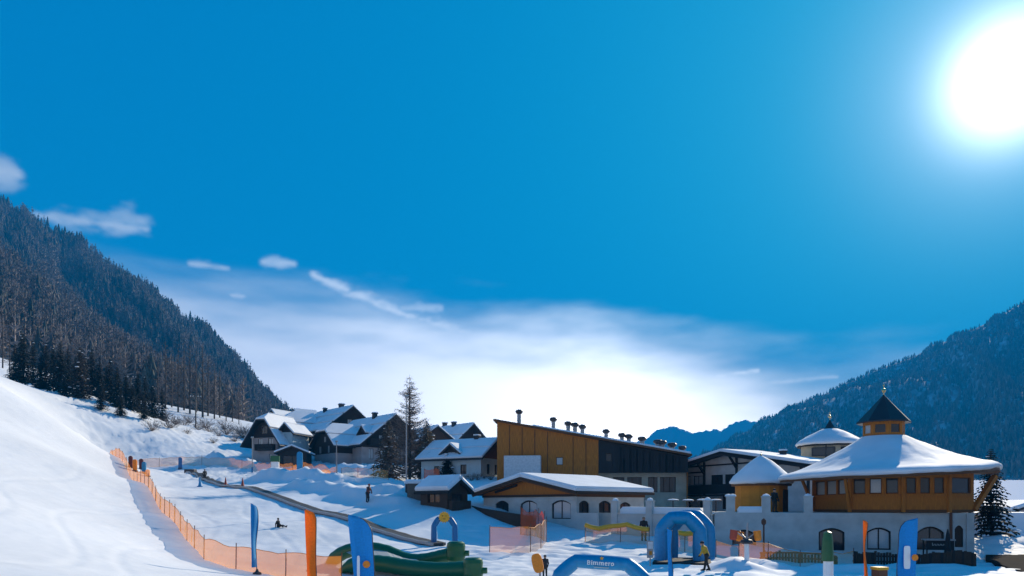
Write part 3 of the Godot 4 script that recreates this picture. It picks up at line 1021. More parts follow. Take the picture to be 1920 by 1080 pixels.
func make_chalets() -> void:
	# right-hand chalet of the dark cluster: gable to the larch, cross gable to the slope
	var a := thing("timber_chalet", on(Vector2(-20.842, -127.0)), 42.0, "dark timber chalet nearest the bare larch, its long snowy roof with a small triangular dormer", "chalet", "dark timber chalets above the nursery slope")
	a.position.y = 10.876
	block(a, Transform3D.IDENTITY, {w = 12.0, l = 13.0, eave = 3.5, ridge = 8.2, split = 2.6, over = 1.3, front = 1.4, bands = 3, base = -3.0, frame = M.grey_wood,
		holes = [[-4.6, -3.7, 0.6, 2.4, 0.0, 1], [-2.2, -1.2, 0.5, 2.4, 0.0, 1], [0.8, 1.8, 0.6, 2.2, 0.0, 1], [-2.6, -1.7, 3.6, 4.9, 0.0, 1], [0.6, 1.4, 3.6, 4.9, 0.0, 1]]})
	balcony(a, Transform3D.IDENTITY, -5.0, 4.8, 3.1, 1.2, 0.95, M.timber)
	block(a, wing_at(-1.0, 9.2, -6.8), {w = 7.6, l = 5.0, eave = 3.3, ridge = 6.6, split = 1.6, clip = 0.45, over = 1.1, front = 0.9, bands = 2, base = -3.0, roof_name = "wing_roof", frame = M.grey_wood,
		holes = [[-2.2, -1.3, 1.7, 3.0, 0.0, 1], [0.9, 1.7, 1.7, 3.0, 0.0, 1], [-0.5, 0.4, 3.6, 4.6, 0.0, 1]]})
	block(a, wing_at(-1.0, 4.9, -1.6), {w = 2.6, l = 3.2, eave = 4.9, ridge = 6.1, over = 0.3, front = 0.3, bands = 1, base = 4.2, roof_name = "dormer_roof", holes = [[-0.4, 0.4, 4.6, 5.3, 0.0]]})
	chimney(a, Vector3(-0.4, 8.2, -5.0), 0.7, 0.9)
	# the tall one in the middle
	var b := thing("timber_chalet", on(Vector2(-30.941, -140.0)), 42.0, "tallest dark timber chalet of the cluster with a clipped cross gable and paired attic windows", "chalet", "dark timber chalets above the nursery slope")
	b.position.y = 11.931
	block(b, Transform3D.IDENTITY, {w = 11.0, l = 14.0, eave = 6.2, ridge = 10.4, split = 1.0, over = 1.2, front = 1.2, bands = 3, base = -3.0, frame = M.grey_wood, holes = [[-0.6, 0.4, 6.6, 8.2, 0.0, 1], [-3.6, -2.6, 3.4, 4.8, 0.0, 1]]})
	block(b, wing_at(-1.0, 8.6, -9.0), {w = 8.2, l = 5.0, eave = 5.6, ridge = 9.6, split = -1.0, clip = 0.36, over = 1.1, front = 0.9, bands = 2, base = -3.0, roof_name = "wing_roof", frame = M.grey_wood,
		holes = [[-0.95, -0.15, 5.9, 7.3, 0.2, 1], [0.25, 1.05, 5.9, 7.3, 0.2, 1], [0.2, 1.1, 3.0, 4.7, 0.0, 1], [3.0, 3.7, 3.9, 4.9, 0.0, 1], [-2.9, -2.0, 2.6, 4.2, 0.0]]})
	block(b, wing_at(-1.0, 5.2, -12.5), {w = 5.2, l = 4.0, eave = 8.3, ridge = 10.6, over = 0.5, front = 0.4, bands = 1, base = 6.0, roof_name = "dormer_roof"})
	chimney(b, Vector3(0.3, 10.4, -4.0), 0.8, 1.0)
	chimney(b, Vector3(-0.6, 10.2, -9.0), 0.6, 0.8)
	# the one with the grey rendered ground floor
	var c := thing("timber_chalet", on(Vector2(-41.29, -122.0)), -16.0, "smaller chalet with grey rendered walls and dark clipped gable beside the slope", "chalet", "dark timber chalets above the nursery slope")
	c.position.y = 10.697
	block(c, Transform3D.IDENTITY, {w = 4.9, l = 8.0, eave = 4.4, ridge = 8.0, split = 4.2, clip = 0.34, over = 1.4, front = 1.3, bands = 2, base = -3.0, frame = M.grey_wood,
		holes = [[-1.2, -0.4, 2.9, 4.1, 0.0, 1], [0.7, 1.7, 2.9, 4.1, 0.0, 1], [0.9, 1.4, 0.7, 1.5, 0.0, 1], [-0.6, 0.5, 4.9, 6.2, 0.0]],
		side_holes = [[1.6, 2.4, 2.0, 3.6, 0.0]]})
	balcony(c, Transform3D.IDENTITY, -1.4, 2.1, 2.2, 0.8, 0.85, M.timber)
	block(c, Transform3D(Basis.IDENTITY, Vector3(3.1, 0, -1.6)), {w = 2.4, l = 5.0, eave = 5.2, ridge = 6.4, split = 5.2, over = 0.7, front = 0.7, bands = 1, base = -3.0, low = M.pale_wall, roof_name = "wing_roof", holes = [[-0.5, 0.2, 1.8, 3.4, 0.0]]})
	# brown gable behind them
	var f := thing("gabled_house", on(Vector2(-49.669, -152.0)), -25.0, "small brown gable rising behind the smaller rendered chalet", "house")
	f.position.y = 14.341
	block(f, Transform3D.IDENTITY, {w = 6.0, l = 9.0, eave = 5.6, ridge = 8.9, over = 0.6, front = 0.6, bands = 2, base = -4.0, high = M.brown_wood, holes = [[-0.5, 0.5, 5.8, 6.9, 0.0]]})
	# low dark garage in front
	var g := thing("garage", on(Vector2(-35.16, -117.0)), 6.0, "low dark timber garage with a shallow snowy gable behind the blue pillar", "garage")
	g.position.y = 10.398
	block(g, Transform3D.IDENTITY, {w = 4.4, l = 5.0, eave = 1.6, ridge = 2.5, over = 0.6, front = 0.6, bands = 1, base = -2.0, high = M.black_wood, holes = [[-1.5, 1.5, -0.9, 1.2, 0.0]]})
	# houses between the larch and the hall
	var h := thing("gabled_house", on(Vector2(-13.672, -132.0)), 34.0, "brown weathered house half hidden behind the bare larch", "house")
	h.position.y = 11.295
	block(h, Transform3D.IDENTITY, {w = 8.0, l = 9.0, eave = 3.6, ridge = 6.4, over = 0.8, front = 0.8, bands = 2, base = -3.0, split = 1.6, low = M.brown_wood, high = M.brown_wood, frame = M.grey_wood, holes = [[-2.4, -1.4, 2.0, 3.3, 0.0, 1], [0.5, 1.5, 2.0, 3.3, 0.0, 1]]})
	var i := thing("gabled_house", on(Vector2(-8.493, -142.0)), 44.0, "dark gabled house with smooth snow roof and two chimneys behind the pale house", "house")
	i.position.y = 11.773
	block(i, Transform3D.IDENTITY, {w = 9.6, l = 11.0, eave = 3.4, ridge = 7.4, over = 1.1, front = 1.8, bands = 2, base = -3.0, split = 2.4, low = M.cream, frame = M.grey_wood, holes = [[-2.2, -1.3, 3.6, 4.8, 0.0, 1], [0.4, 1.4, 3.6, 4.8, 0.0]]})
	chimney(i, Vector3(-0.3, 7.4, -4.0), 0.7, 0.8)
	chimney(i, Vector3(0.2, 7.4, -7.5), 0.7, 1.0)
	var j := thing("rendered_house", on(Vector2(-2.331, -94.0)), 62.0, "pale rendered house with a long low snow roof and dark dormer beside the brown hall", "house")
	j.position.y = 7.321
	block(j, Transform3D.IDENTITY, {w = 6.6, l = 9.0, eave = 2.4, ridge = 4.5, over = 0.9, front = 0.7, bands = 2, base = -2.5, split = 2.2, low = M.pale_wall, high = M.ochre_dark, frame = M.timber, holes = [[-1.8, -1.0, 0.2, 1.5, 0.0], [0.2, 1.2, 0.2, 1.5, 0.0]],
		left_holes = [[6.0, 6.9, 0.2, 1.4, 0.0], [2.0, 2.8, 0.3, 1.3, 0.0]]})
	block(j, wing_at(-1.0, 3.3, -4.4), {w = 2.8, l = 2.6, eave = 2.7, ridge = 3.8, over = 0.35, front = 0.4, bands = 1, base = 2.2, roof_name = "dormer_roof", holes = [[-0.6, 0.6, 2.5, 3.1, 0.0]]})
	chimney(j, Vector3(0.0, 4.5, -2.5), 0.6, 0.7)

const HALL_TURN := -5.459

func make_hall() -> void:
	# big brown hall with a lean-to roof; local x along its front, z = 0 the front wall
	var at := Vector3(-1.675, 0, -82.0)
	var o := thing("brown_hall", at, HALL_TURN, "big ochre brown hall with sloping roof line and row of metal vents", "hall")
	var split := 11.288
	var end := 21.026
	var t0 := 12.97
	var t1 := 8.885
	var at_top := func(x: float) -> float:
		return lerpf(t0, t1, x / end)
	var w := MB.new()
	var wx0 := 6.631
	var hole := [wx0, wx0 + 0.75, 8.028, 8.918, 0.0]
	wall(w, [Vector2(0, t0), Vector2(split, at_top.call(split))], 4.0, [hole], 0.2)
	w.xf = Transform3D(LEFT, Vector3(0, 0, -14))
	wall(w, [Vector2(0, t0), Vector2(14, t0)], 4.0, [], 0.2)
	part("wall", w, M.ochre, o)
	window(o, Transform3D.IDENTITY, hole, 0.16, M.curtain_pane, M.ochre_dark, 0)
	for i in 7:
		var bt := MB.new()
		var bx2 := 1.4 + i * 1.42
		if bx2 < split - 0.3 and (bx2 < hole[0] - 0.2 or bx2 > hole[1] + 0.2):
			var th: float = at_top.call(bx2) - 0.15
			bt.box(Vector3(bx2, (4.0 + th) * 0.5, 0.02), Vector3(0.07, th - 4.0, 0.05))
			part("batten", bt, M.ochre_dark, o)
	# dark boarded part to the right, with a pale lower storey set back under it
	var dk := MB.new()
	var cut := 7.181
	var dh := [12.108, 12.752, 8.411, 9.295, 0.0]
	wall(dk, [Vector2(split, at_top.call(split)), Vector2(end, t1)], cut, [dh], 0.2)
	dk.quad(Vector3(split, cut, 0), Vector3(split, cut, -1.2), Vector3(end, cut, -1.2), Vector3(end, cut, 0))
	part("dark_wall", dk, M.black_wood, o)
	window(o, Transform3D.IDENTITY, dh, 0.16, M.pane, M.brown_wood, 0)
	var boards := 26
	for i in boards:
		var x := lerpf(split + 0.3, end - 0.2, (i + 0.5) / boards)
		if x > dh[0] - 0.2 and x < dh[1] + 0.2:
			continue
		var b := MB.new()
		var tp: float = at_top.call(x) - 0.12
		b.box(Vector3(x, (cut + tp) * 0.5, 0.03), Vector3(0.62, tp - cut - 0.05, 0.05))
		part("board", b, M.black_wood, o)
	var lw := MB.new()
	lw.xf = Transform3D(Basis.IDENTITY, Vector3(0, 0, -1.2))
	var lh := []
	for px in [[12.927, 1.6], [14.21, 2.6], [16.127, 2.0], [17.863, 2.0]]:
		lh.append([px[0], px[0] + px[1], 5.0, 6.7, 0.0])
	wall(lw, [Vector2(split, cut), Vector2(end, cut)], 2.0, lh, 0.15)
	lw.xf = Transform3D(SIDE, Vector3(split, 0, 0))
	wall(lw, [Vector2(0, cut), Vector2(1.2, cut)], 2.0, [], 0.15)
	part("lower_wall", lw, M.cream, o)
	for h in lh:
		window(o, Transform3D(Basis.IDENTITY, Vector3(0, 0, -1.2)), h, 0.12, M.pane, M.brown_wood, 2)
	var wp := MB.new()
	var p0 := 0.962
	var p1 := 4.968
	wp.box(Vector3((p0 + p1) * 0.5, (4.0 + 8.989) * 0.5, 0.9), Vector3(p1 - p0, 8.989 - 4.0, 1.8))
	part("white_annex", wp, M.white_panel, o)
	var r := MB.new()
	r.slab([Vector3(-0.35, t0 + 0.25, 0.45), Vector3(end + 0.4, t1 + 0.25, 0.45), Vector3(end + 0.4, t1 + 0.25, -14.3), Vector3(-0.35, t0 + 0.25, -14.3)], 0.22)
	var ro := part("roof", r, M.ochre_dark, o)
	var s := MB.new()
	var ts: float = at_top.call(4.0)
	s.slab([Vector3(4.0, ts + 0.36, 0.35), Vector3(end + 0.3, t1 + 0.5, 0.35), Vector3(end + 0.3, t1 + 0.5, -14.0), Vector3(4.0, ts + 0.36, -14.0)], 0.26, 0.1)
	part("roof_snow", s, M.roof_snow, ro)
	var bk := MB.new()
	bk.quad(Vector3(end, 2, -14), Vector3(0, 2, -14), Vector3(0, t0, -14), Vector3(end, t1, -14))
	bk.quad(Vector3(end, 2, 0), Vector3(end, 2, -14), Vector3(end, t1, -14), Vector3(end, t1, 0))
	part("rear_wall", bk, M.ochre, o)
	for q in [[972, 2.0, 0.34], [1037, 1.75, 0.34], [1065, 1.5, 0.36], [1078, 1.5, 0.36], [1092, 1.4, 0.36], [1137, 1.35, 0.34], [1167, 1.2, 0.36], [1180, 1.2, 0.36], [1205, 1.2, 0.4], [1235, 1.2, 0.42], [1243, 1.2, 0.42], [1262, 1.1, 0.42], [1290, 0.9, 0.36]]:
		var s0: float = (q[0] - 960.0) / 1371.0
		var bx: float = cos(deg_to_rad(HALL_TURN))
		var bz: float = -sin(deg_to_rad(HALL_TURN))
		var x: float = (s0 * 82.0 - at.x) / (bx + s0 * bz)
		x = minf(x, end - 0.5)
		var v := MB.new()
		var y: float = at_top.call(x) + 0.1
		v.lathe(Vector3(x, y, -0.9), [Vector2(q[2] * 0.62, 0), Vector2(q[2] * 0.62, q[1] * 0.62), Vector2(q[2] * 0.8, q[1] * 0.64)], 12)
		var vo := part("vent", v, M.steel, o)
		var c := MB.new()
		c.lathe(Vector3(x, y + q[1] * 0.64, -0.9), [Vector2(q[2] * 0.7, 0), Vector2(q[2] * 1.15, 0.12), Vector2(q[2] * 1.25, 0.3), Vector2(q[2] * 1.0, 0.44), Vector2(0, 0.52)], 12)
		part("cap", c, M.dark_steel, vo)

# ---------------------------------------------------------------- buildings round the square
func make_restaurant() -> void:
	var o := thing("white_restaurant", Vector3(1.28, 0, -63.53), -48.66, "low white rendered restaurant with arched windows and a wide shallow snow roof", "restaurant")
	block(o, Transform3D.IDENTITY, {w = 11.9, l = 8.6, eave = 4.56, ridge = 5.75, base = 0.5, split = 4.3, over = 0.75, front = 0.85, rear = 0.6, bands = 1, snow = 0.42, low = M.plaster, high = M.ochre, roofing = M.brown_wood, frame = M.timber,
		holes = [[-4.2, -2.4, 2.95, 3.95, 0.3], [-0.8, 1.3, 2.55, 3.95, 0.32, 1], [3.1, 5.3, 2.4, 3.95, 0.32, 1]],
		side_holes = [[0.3, 1.5, 1.9, 3.9, 0.25], [2.7, 4.2, 2.2, 3.9, 0.25], [5.4, 6.8, 2.5, 3.8, 0.25]]})
	var b := MB.new()
	b.beam(Vector3(-6.7, 4.44, 0.72), Vector3(0, 5.78, 0.72), 0.06, 0.3)
	part("bargeboard", b, M.ochre_dark, o)
	b = MB.new()
	b.beam(Vector3(0, 5.78, 0.72), Vector3(6.7, 4.44, 0.72), 0.06, 0.3)
	part("bargeboard", b, M.ochre_dark, o)
	b = MB.new()
	b.box(Vector3(0, 4.33, 0.06), Vector3(12.0, 0.2, 0.12))
	part("sill_beam", b, M.brown_wood, o)
	b = MB.new()
	b.box(Vector3(6.01, 4.36, -4.3), Vector3(0.12, 0.3, 8.7))
	part("wall_plate", b, M.ochre_dark, o)
	b = MB.new()
	b.beam(Vector3(-4.2, 4.7, 0.06), Vector3(-1.2, 5.3, 0.06), 0.1, 0.22)
	part("brace", b, M.timber, o)
	b = MB.new()   # entrance steps with side walls
	for k in 5:
		b.box(Vector3(7.3 + 0.32 * k, 1.75 - 0.17 * k - 0.5, -0.9), Vector3(0.34, 1.0, 1.7))
	part("steps", b, M.plaster, o)
	for z in [0.15, -1.95]:
		b = MB.new()
		b.box(Vector3(7.2, 1.9, z), Vector3(2.4, 2.0, 0.2))
		part("stair_wall", b, M.plaster, o)

func make_huts() -> void:
	var o := thing("snowy_hut", on(Vector2(-4.873, -65.5)), 48.0, "little brown hut under a thick rounded snow cap beside the white restaurant", "hut")
	block(o, Transform3D.IDENTITY, {w = 2.5, l = 3.6, eave = 1.5, ridge = 2.35, base = -1.0, over = 0.45, front = 0.5, bands = 1, snow = 0.5, high = M.brown_wood, roofing = M.timber, holes = [[-0.7, 0.6, 0.35, 1.3, 0.0]], left_holes = [[1.0, 2.6, 0.5, 1.3, 0.0]]})
	var c := MB.new()
	c.box(Vector3(0, 0.25, 0.3), Vector3(2.3, 0.9, 0.5))
	part("counter", c, M.brown_wood, o)
	var s := thing("plank_shed", on(Vector2(-8.908, -69.0)), 10.0, "weathered grey brown plank shed with flat snow cover left of the hut", "shed")
	var k := 12
	for i in k:
		var b := MB.new()
		b.box(Vector3(lerpf(-0.95, 0.95, (i + 0.5) / k), 0.45, 0.0), Vector3(0.15, 2.3, 0.05))
		part("plank", b, M.grey_wood, s)
	var w := MB.new()
	w.box(Vector3(0, 0.4, -0.9), Vector3(1.86, 2.2, 1.72))
	part("body", w, M.brown_wood, s)
	var sn := MB.new()
	sn.slab([Vector3(-1.2, 1.95, 0.2), Vector3(1.2, 1.95, 0.2), Vector3(1.2, 1.95, -2.0), Vector3(-1.2, 1.95, -2.0)], 0.4, 0.2)
	part("snow_cover", sn, M.roof_snow, s)
	# curved plank wall in front of the restaurant
	var tw := thing("plank_wall", Vector3.ZERO, 0.0, "dark brown curving plank wall below the restaurant windows", "wall")
	var path := [Vector3(-3.714, 3.498, -67.0), Vector3(-2.588, 3.259, -64.5), Vector3(-1.368, 3.081, -62.5), Vector3(0.0, 2.87, -60.5), Vector3(1.076, 2.711, -59.0), Vector3(1.855, 2.557, -57.8)]
	var n := 44
	for i in n:
		var p := along(path, (i + 0.5) / n)
		var q := along(path, (i + 0.9) / n)
		var d := (q - p)
		d.y = 0
		d = d.normalized()
		var g := ground(p.x, p.z) - 0.4
		var b := MB.new()
		b.box(Vector3(p.x, (p.y + g) * 0.5, p.z), Vector3(0.27, p.y - g, 0.08), Basis(d, Vector3.UP, d.cross(Vector3.UP)))
		part("plank", b, M.brown_wood, tw)

func make_lodge() -> void:
	var o := thing("half_timbered_lodge", Vector3(23.75, 0, -80.06), -62.39, "white half timbered lodge with black beams, dark balcony and wide snowy gable", "lodge")
	var hs := []
	for q in [[1263, 1279], [1286, 1302], [1320, 1339], [1344, 1362]]:
		hs.append(0)
	hs = [[3.891 - 11.85, 5.68 - 11.85, 5.95, 6.95, 0.0, 1], [6.14 - 11.85, 7.76 - 11.85, 5.95, 6.95, 0.0, 1], [9.069 - 11.85, 10.924 - 11.85, 5.75, 6.95, 0.0], [11.253 - 11.85, 12.785 - 11.85, 5.75, 6.95, 0.0],
		[-8.0, -6.2, 3.1, 4.4, 0.0], [-4.6, -3.0, 3.1, 4.4, 0.0], [-1.0, 0.8, 3.1, 4.6, 0.0]]
	block(o, Transform3D.IDENTITY, {w = 21.3, l = 4.0, eave = 7.37, ridge = 9.16, base = 2.2, split = 2.25, over = 1.2, front = 1.3, bands = 1, snow = 0.36, high = M.plaster, low = M.plaster, roofing = M.black_wood, frame = M.black_wood, holes = hs})
	balcony(o, Transform3D.IDENTITY, -10.6, 3.4, 4.75, 1.3, 1.05, M.black_wood)
	var at := func(x: float) -> float:
		return 9.16 - absf(x) * 0.168
	for x in [7.937 - 11.75, 12.943 - 11.75, -10.4, 22.461 - 11.85]:
		var b := MB.new()
		var tp: float = at.call(x) - 0.05
		b.box(Vector3(x, (tp + 4.6) * 0.5, 0.05), Vector3(0.28, tp - 4.6, 0.14))
		part("post", b, M.black_wood, o)
		b = MB.new()
		b.beam(Vector3(x, tp - 1.3, 0.1), Vector3(x, tp - 0.1, 1.1), 0.2, 0.2)
		part("brace", b, M.black_wood, o)
	var bb := MB.new()
	bb.box(Vector3(-1.0, 8.05, 0.06), Vector3(11.6, 0.16, 0.12))
	part("tie_beam", bb, M.black_wood, o)
	bb = MB.new()
	bb.box(Vector3(-6.8, 7.35, 0.055), Vector3(5.6, 0.16, 0.11))
	part("tie_beam", bb, M.black_wood, o)
	bb = MB.new()
	bb.box(Vector3(7.6, 7.7, 0.055), Vector3(6.6, 0.14, 0.11))
	part("tie_beam", bb, M.black_wood, o)
	for sx in [-1.0, 1.0]:
		bb = MB.new()
		bb.beam(Vector3(sx * 11.85, 7.2, 1.25), Vector3(0, 9.2, 1.25), 0.1, 0.42)
		part("bargeboard", bb, M.black_wood, o)
	chimney(o, Vector3(4.6, 8.5, -3.2), 0.5, 0.7)

func bell(rim: Array, top: Vector3, r: float, rings: int, power: float, lip: float, sag: float) -> Array:   # snow on a bell-shaped roof: [snow mesh, wood underside mesh]
	var snow := SurfaceTool.new()
	snow.begin(Mesh.PRIMITIVE_TRIANGLES)
	snow.set_smooth_group(0)
	var n := rim.size()
	var grid := []
	var f := FastNoiseLite.new()
	f.frequency = 0.35
	f.seed = 12
	for j in rings + 4:
		var row := []
		for i in n:
			var e: Vector3 = rim[i]
			var d := Vector3(e.x - top.x, 0, e.z - top.z).normalized()
			var q := top + d * r
			if j < 3:
				var a := [Vector2(-0.16, -lip), Vector2(0.0, -lip * 0.8), Vector2(0.03, -lip * 0.3)][j] as Vector2
				row.append(e + d * a.x + Vector3(0, a.y + 0.06 * f.get_noise_2d(i * 3.0, 1.0), 0))
			else:
				var t := float(j - 3) / rings
				var s := lerpf(0.02, 1.0, t)
				var p := e.lerp(q, s)
				var k := pow(s, power) + sag * sin(PI * s) * s
				p.y = lerpf(e.y, q.y, clampf(k, 0.0, 1.02)) + 0.12 * sin(PI * s) * f.get_noise_2d(p.x * 2.0, p.z * 2.0) + 0.14 * smoothstep(0.0, 0.1, s)
				row.append(p)
		grid.append(row)
	for j in grid.size() - 1:
		for i in n:
			var k := (i + 1) % n
			for q in [grid[j][i], grid[j + 1][k], grid[j][k], grid[j][i], grid[j + 1][i], grid[j + 1][k]]:
				snow.add_vertex(q)
	snow.index()
	snow.generate_normals()
	var under := MB.new()
	for i in n:
		var k := (i + 1) % n
		var a: Vector3 = rim[i] + Vector3(0, -lip, 0)
		var b: Vector3 = rim[k] + Vector3(0, -lip, 0)
		var da := Vector3(a.x - top.x, 0, a.z - top.z).normalized() * 0.14
		var db := Vector3(b.x - top.x, 0, b.z - top.z).normalized() * 0.14
		a -= da
		b -= db
		under.quad(a + Vector3(0, -0.16, 0), b + Vector3(0, -0.16, 0), b + Vector3(0, 0.02, 0), a + Vector3(0, 0.02, 0))
		var c := top
		c.y = a.y + 0.5
		under.tri(a + Vector3(0, -0.16, 0), c, b + Vector3(0, -0.16, 0))
		under.tri(a + Vector3(0, 0.02, 0), b + Vector3(0, 0.02, 0), c + Vector3(0, 0.2, 0))
	return [snow.commit(), under]

func loop(p: Array, n: int) -> Array:   # a closed smooth curve through p
	var out := []
	var m := p.size()
	for i in m:
		for k in n:
			out.append((p[i] as Vector3).cubic_interpolate(p[(i + 1) % m], p[(i - 1 + m) % m], p[(i + 2) % m], float(k) / n))
	return out

func ring(o: Vector3, r: float, n: int, turn := 0.0) -> Array:
	var out := []
	for i in n:
		var a := TAU * i / n + turn
		out.append(o + Vector3(cos(a) * r, 0, -sin(a) * r))
	return out

func finial(parent: Node, at: Vector3, s: float) -> void:
	var g := MB.new()
	g.lathe(at, [Vector2(0.03 * s, -0.1), Vector2(0.03 * s, 0.18 * s), Vector2(0.12 * s, 0.24 * s), Vector2(0.17 * s, 0.36 * s), Vector2(0.12 * s, 0.48 * s), Vector2(0.03 * s, 0.54 * s), Vector2(0.025 * s, 0.72 * s), Vector2(0.08 * s, 0.78 * s), Vector2(0.0, 0.88 * s)], 10)
	part("finial", g, M.gold, parent)

func make_pavilion() -> void:
	var o := thing("pavilion", Vector3(14.413, 0, -52.0), -14.145, "ochre timber pavilion with bell shaped snow roof and lantern on a white arcaded ground floor", "pavilion")
	var end := 16.37
	var tp := 2.98
	var w := MB.new()
	var hs := [[1.2, 2.814, 0.3, 1.784, 0.35], [6.898, 8.562, 0.402, 1.937, 0.28], [9.967, 11.45, 0.482, 1.995, 0.28], [13.009, 14.671, 0.528, 2.088, 0.4]]
	var niche := [15.271, 15.774, 0.727, 2.169, 0.25]
	wall(w, [Vector2(0, tp), Vector2(end, tp)], -0.8, hs + [niche], 0.3)
	w.xf = Transform3D(SIDE, Vector3(end, 0, 0))
	wall(w, [Vector2(0, tp), Vector2(13, tp)], -0.8, [], 0.2)
	w.xf = Transform3D(LEFT, Vector3(0, 0, -13))
	wall(w, [Vector2(0, tp), Vector2(13, tp)], -0.8, [], 0.2)
	w.xf = Transform3D.IDENTITY
	w.quad(Vector3(0, tp, 0), Vector3(end, tp, 0), Vector3(end, tp, -13), Vector3(0, tp, -13))
	w.quad(Vector3(end, -0.8, -13), Vector3(0, -0.8, -13), Vector3(0, tp, -13), Vector3(end, tp, -13))
	part("ground_floor_wall", w, M.plaster, o)
	for i in hs.size():
		window(o, Transform3D.IDENTITY, hs[i], 0.26, M.curtain_pane if i == 2 else M.pane, M.timber if i != 3 else M.brown_wood, 1)
	window(o, Transform3D.IDENTITY, niche, 0.14, M.brown_wood, M.brown_wood, 0, 0, "door")
	var mo := MB.new()
	mo.box(Vector3(end * 0.5 + 3.3, 2.464, 0.03), Vector3(end - 6.8, 0.07, 0.06))
	part("string_course", mo, M.plaster, o)
	mo = MB.new()
	mo.box(Vector3(end - 0.2, 1.1, 0.06), Vector3(0.44, 3.7, 0.12))
	part("corner_pier", mo, M.plaster, o)
	mo = MB.new()
	mo.tube([Vector3(15.019, 3.0, 0.12), Vector3(15.019, -0.2, 0.12)], [0.09], 10)
	part("downpipe", mo, M.rust, o)
	for px in [0.946, 1.236, 3.488, 6.246]:
		var p := MB.new()
		p.box(Vector3(px, 3.5, -0.3), Vector3(0.56 if px > 1.5 else 0.3, 1.16, 0.5))
		p.box(Vector3(px, 4.1, -0.3), Vector3(0.64 if px > 1.5 else 0.36, 0.08, 0.58))
		var po := part("pillar", p, M.plaster, o)
		p = MB.new()
		p.lathe(Vector3(px, 4.14, -0.3), [Vector2(0.26, 0), Vector2(0.2, 0.12), Vector2(0, 0.18)], 10)
		part("snow_cap", p, M.roof_snow, po)
	var ps := MB.new()
	ps.slab([Vector3(1.6, 3.42, -0.1), Vector3(3.5, 3.42, -0.1), Vector3(3.5, 3.42, -1.6), Vector3(1.6, 3.42, -1.6)], 0.45, 0.2)
	part("parapet_snow", ps, M.roof_snow, o)
	# timber storey: facets from left to right in world coordinates, then into the local frame
	var inv := o.transform.affine_inverse()
	var corner := []
	for q in [[23.987, -58.0], [23.455, -50.8], [26.055, -48.8], [28.758, -48.2], [30.951, -49.0], [37.418, -60.0], [32.677, -64.0], [27.571, -63.0]]:
		corner.append(inv * Vector3(q[0], 0, q[1]))
	var y0 := 3.02
	var y1 := 5.85
	var n := corner.size()
	var sk := MB.new()
	for i in n:
		var a: Vector3 = corner[i]
		var b: Vector3 = corner[(i + 1) % n]
		var x := (b - a)
		var l := x.length()
		x = x / l
		var f := Transform3D(Basis(x, Vector3.UP, x.cross(Vector3.UP)), a)
		var holes := []
		if i < 4:
			var k: int = 3 if i < 3 else 1
			var gap := 0.26 if i > 0 else 0.3
			var ww := (l - 0.5 - gap * (k - 1)) / k
			for j in k:
				var hx := 0.25 + j * (ww + gap)
				holes.append([hx, hx + ww, 4.28, 5.34, 0.0])
		var m := MB.new()
		m.xf = f
		wall(m, [Vector2(0, y1), Vector2(l, y1)], y0, holes, 0.18)
		part("timber_wall", m, M.ochre, o)
		for h in range(holes.size()):
			window(o, f, holes[h], 0.14, M.curtain_pane if (i * 3 + h) in [0, 1, 2, 4] else M.pane, M.ochre_dark, 0)
		if i < 4:
			var b2 := MB.new()
			b2.xf = f
			b2.box(Vector3(0.03, (y0 + y1) * 0.5, 0.05), Vector3(0.24, y1 - y0, 0.2))
			part("corner_post", b2, M.ochre, o)
			b2 = MB.new()
			b2.xf = f
			b2.box(Vector3(l * 0.5, 4.17, 0.05), Vector3(l - 0.24, 0.12, 0.12))
			part("window_board", b2, M.ochre, o)
			b2 = MB.new()
			b2.xf = f
			b2.box(Vector3(l * 0.5, 3.1, 0.04), Vector3(l - 0.24, 0.2, 0.09))
			part("sole_plate", b2, M.ochre_dark, o)
		sk.quad(a + Vector3(0, y0, 0), corner[0] + Vector3(0, y0, 0), corner[0] + Vector3(0, y0, 0), b + Vector3(0, y0, 0))
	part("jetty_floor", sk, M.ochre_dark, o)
	var rim := []
	for q in [Vector3(21.444, 5.807, -60.0), Vector3(21.069, 5.785, -54.5), Vector3(21.802, 5.759, -49.0), Vector3(24.315, 5.798, -46.3), Vector3(27.485, 5.917, -45.4), Vector3(30.312, 6.097, -46.8), Vector3(33.74, 6.457, -50.5), Vector3(38.328, 6.488, -58.0), Vector3(38.403, 6.766, -65.0), Vector3(32.002, 6.797, -67.5), Vector3(25.514, 6.192, -66.0)]:
		rim.append(inv * (q as Vector3))
	rim = loop(rim, 6)
	var top: Vector3 = inv * Vector3(27.453, 8.442, -54.0)
	var be := bell(rim, top, 1.5, 14, 1.8, 0.34, 0.1)
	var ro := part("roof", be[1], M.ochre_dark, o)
	hang("roof_snow", be[0], M.roof_snow, ro)
	# struts carrying the wide eaves
	for q in [[1826, 49.0, 1866, 50.0], [1593, 50.8, 1584, 49.9], [1527, 58.0, 1504, 57.2]]:
		var a := inv * Vector3((q[0] - 960.0) / 1371.0 * q[1], 3.2, -q[1])
		var b := inv * Vector3((q[2] - 960.0) / 1371.0 * q[3], 5.5, -q[3])
		var s := MB.new()
		s.beam(a, b, 0.3 if q[0] > 1800 else 0.18, 0.3 if q[0] > 1800 else 0.18)
		part("strut", s, M.ochre, o)
	# lantern
	var la := MB.new()
	var lr := 1.42
	la.lathe(top + Vector3(0, -0.5, 0), [Vector2(lr * 1.06, 0), Vector2(lr * 1.06, 0.62)], 8, true)
	var lo := part("lantern", la, M.slate, o)
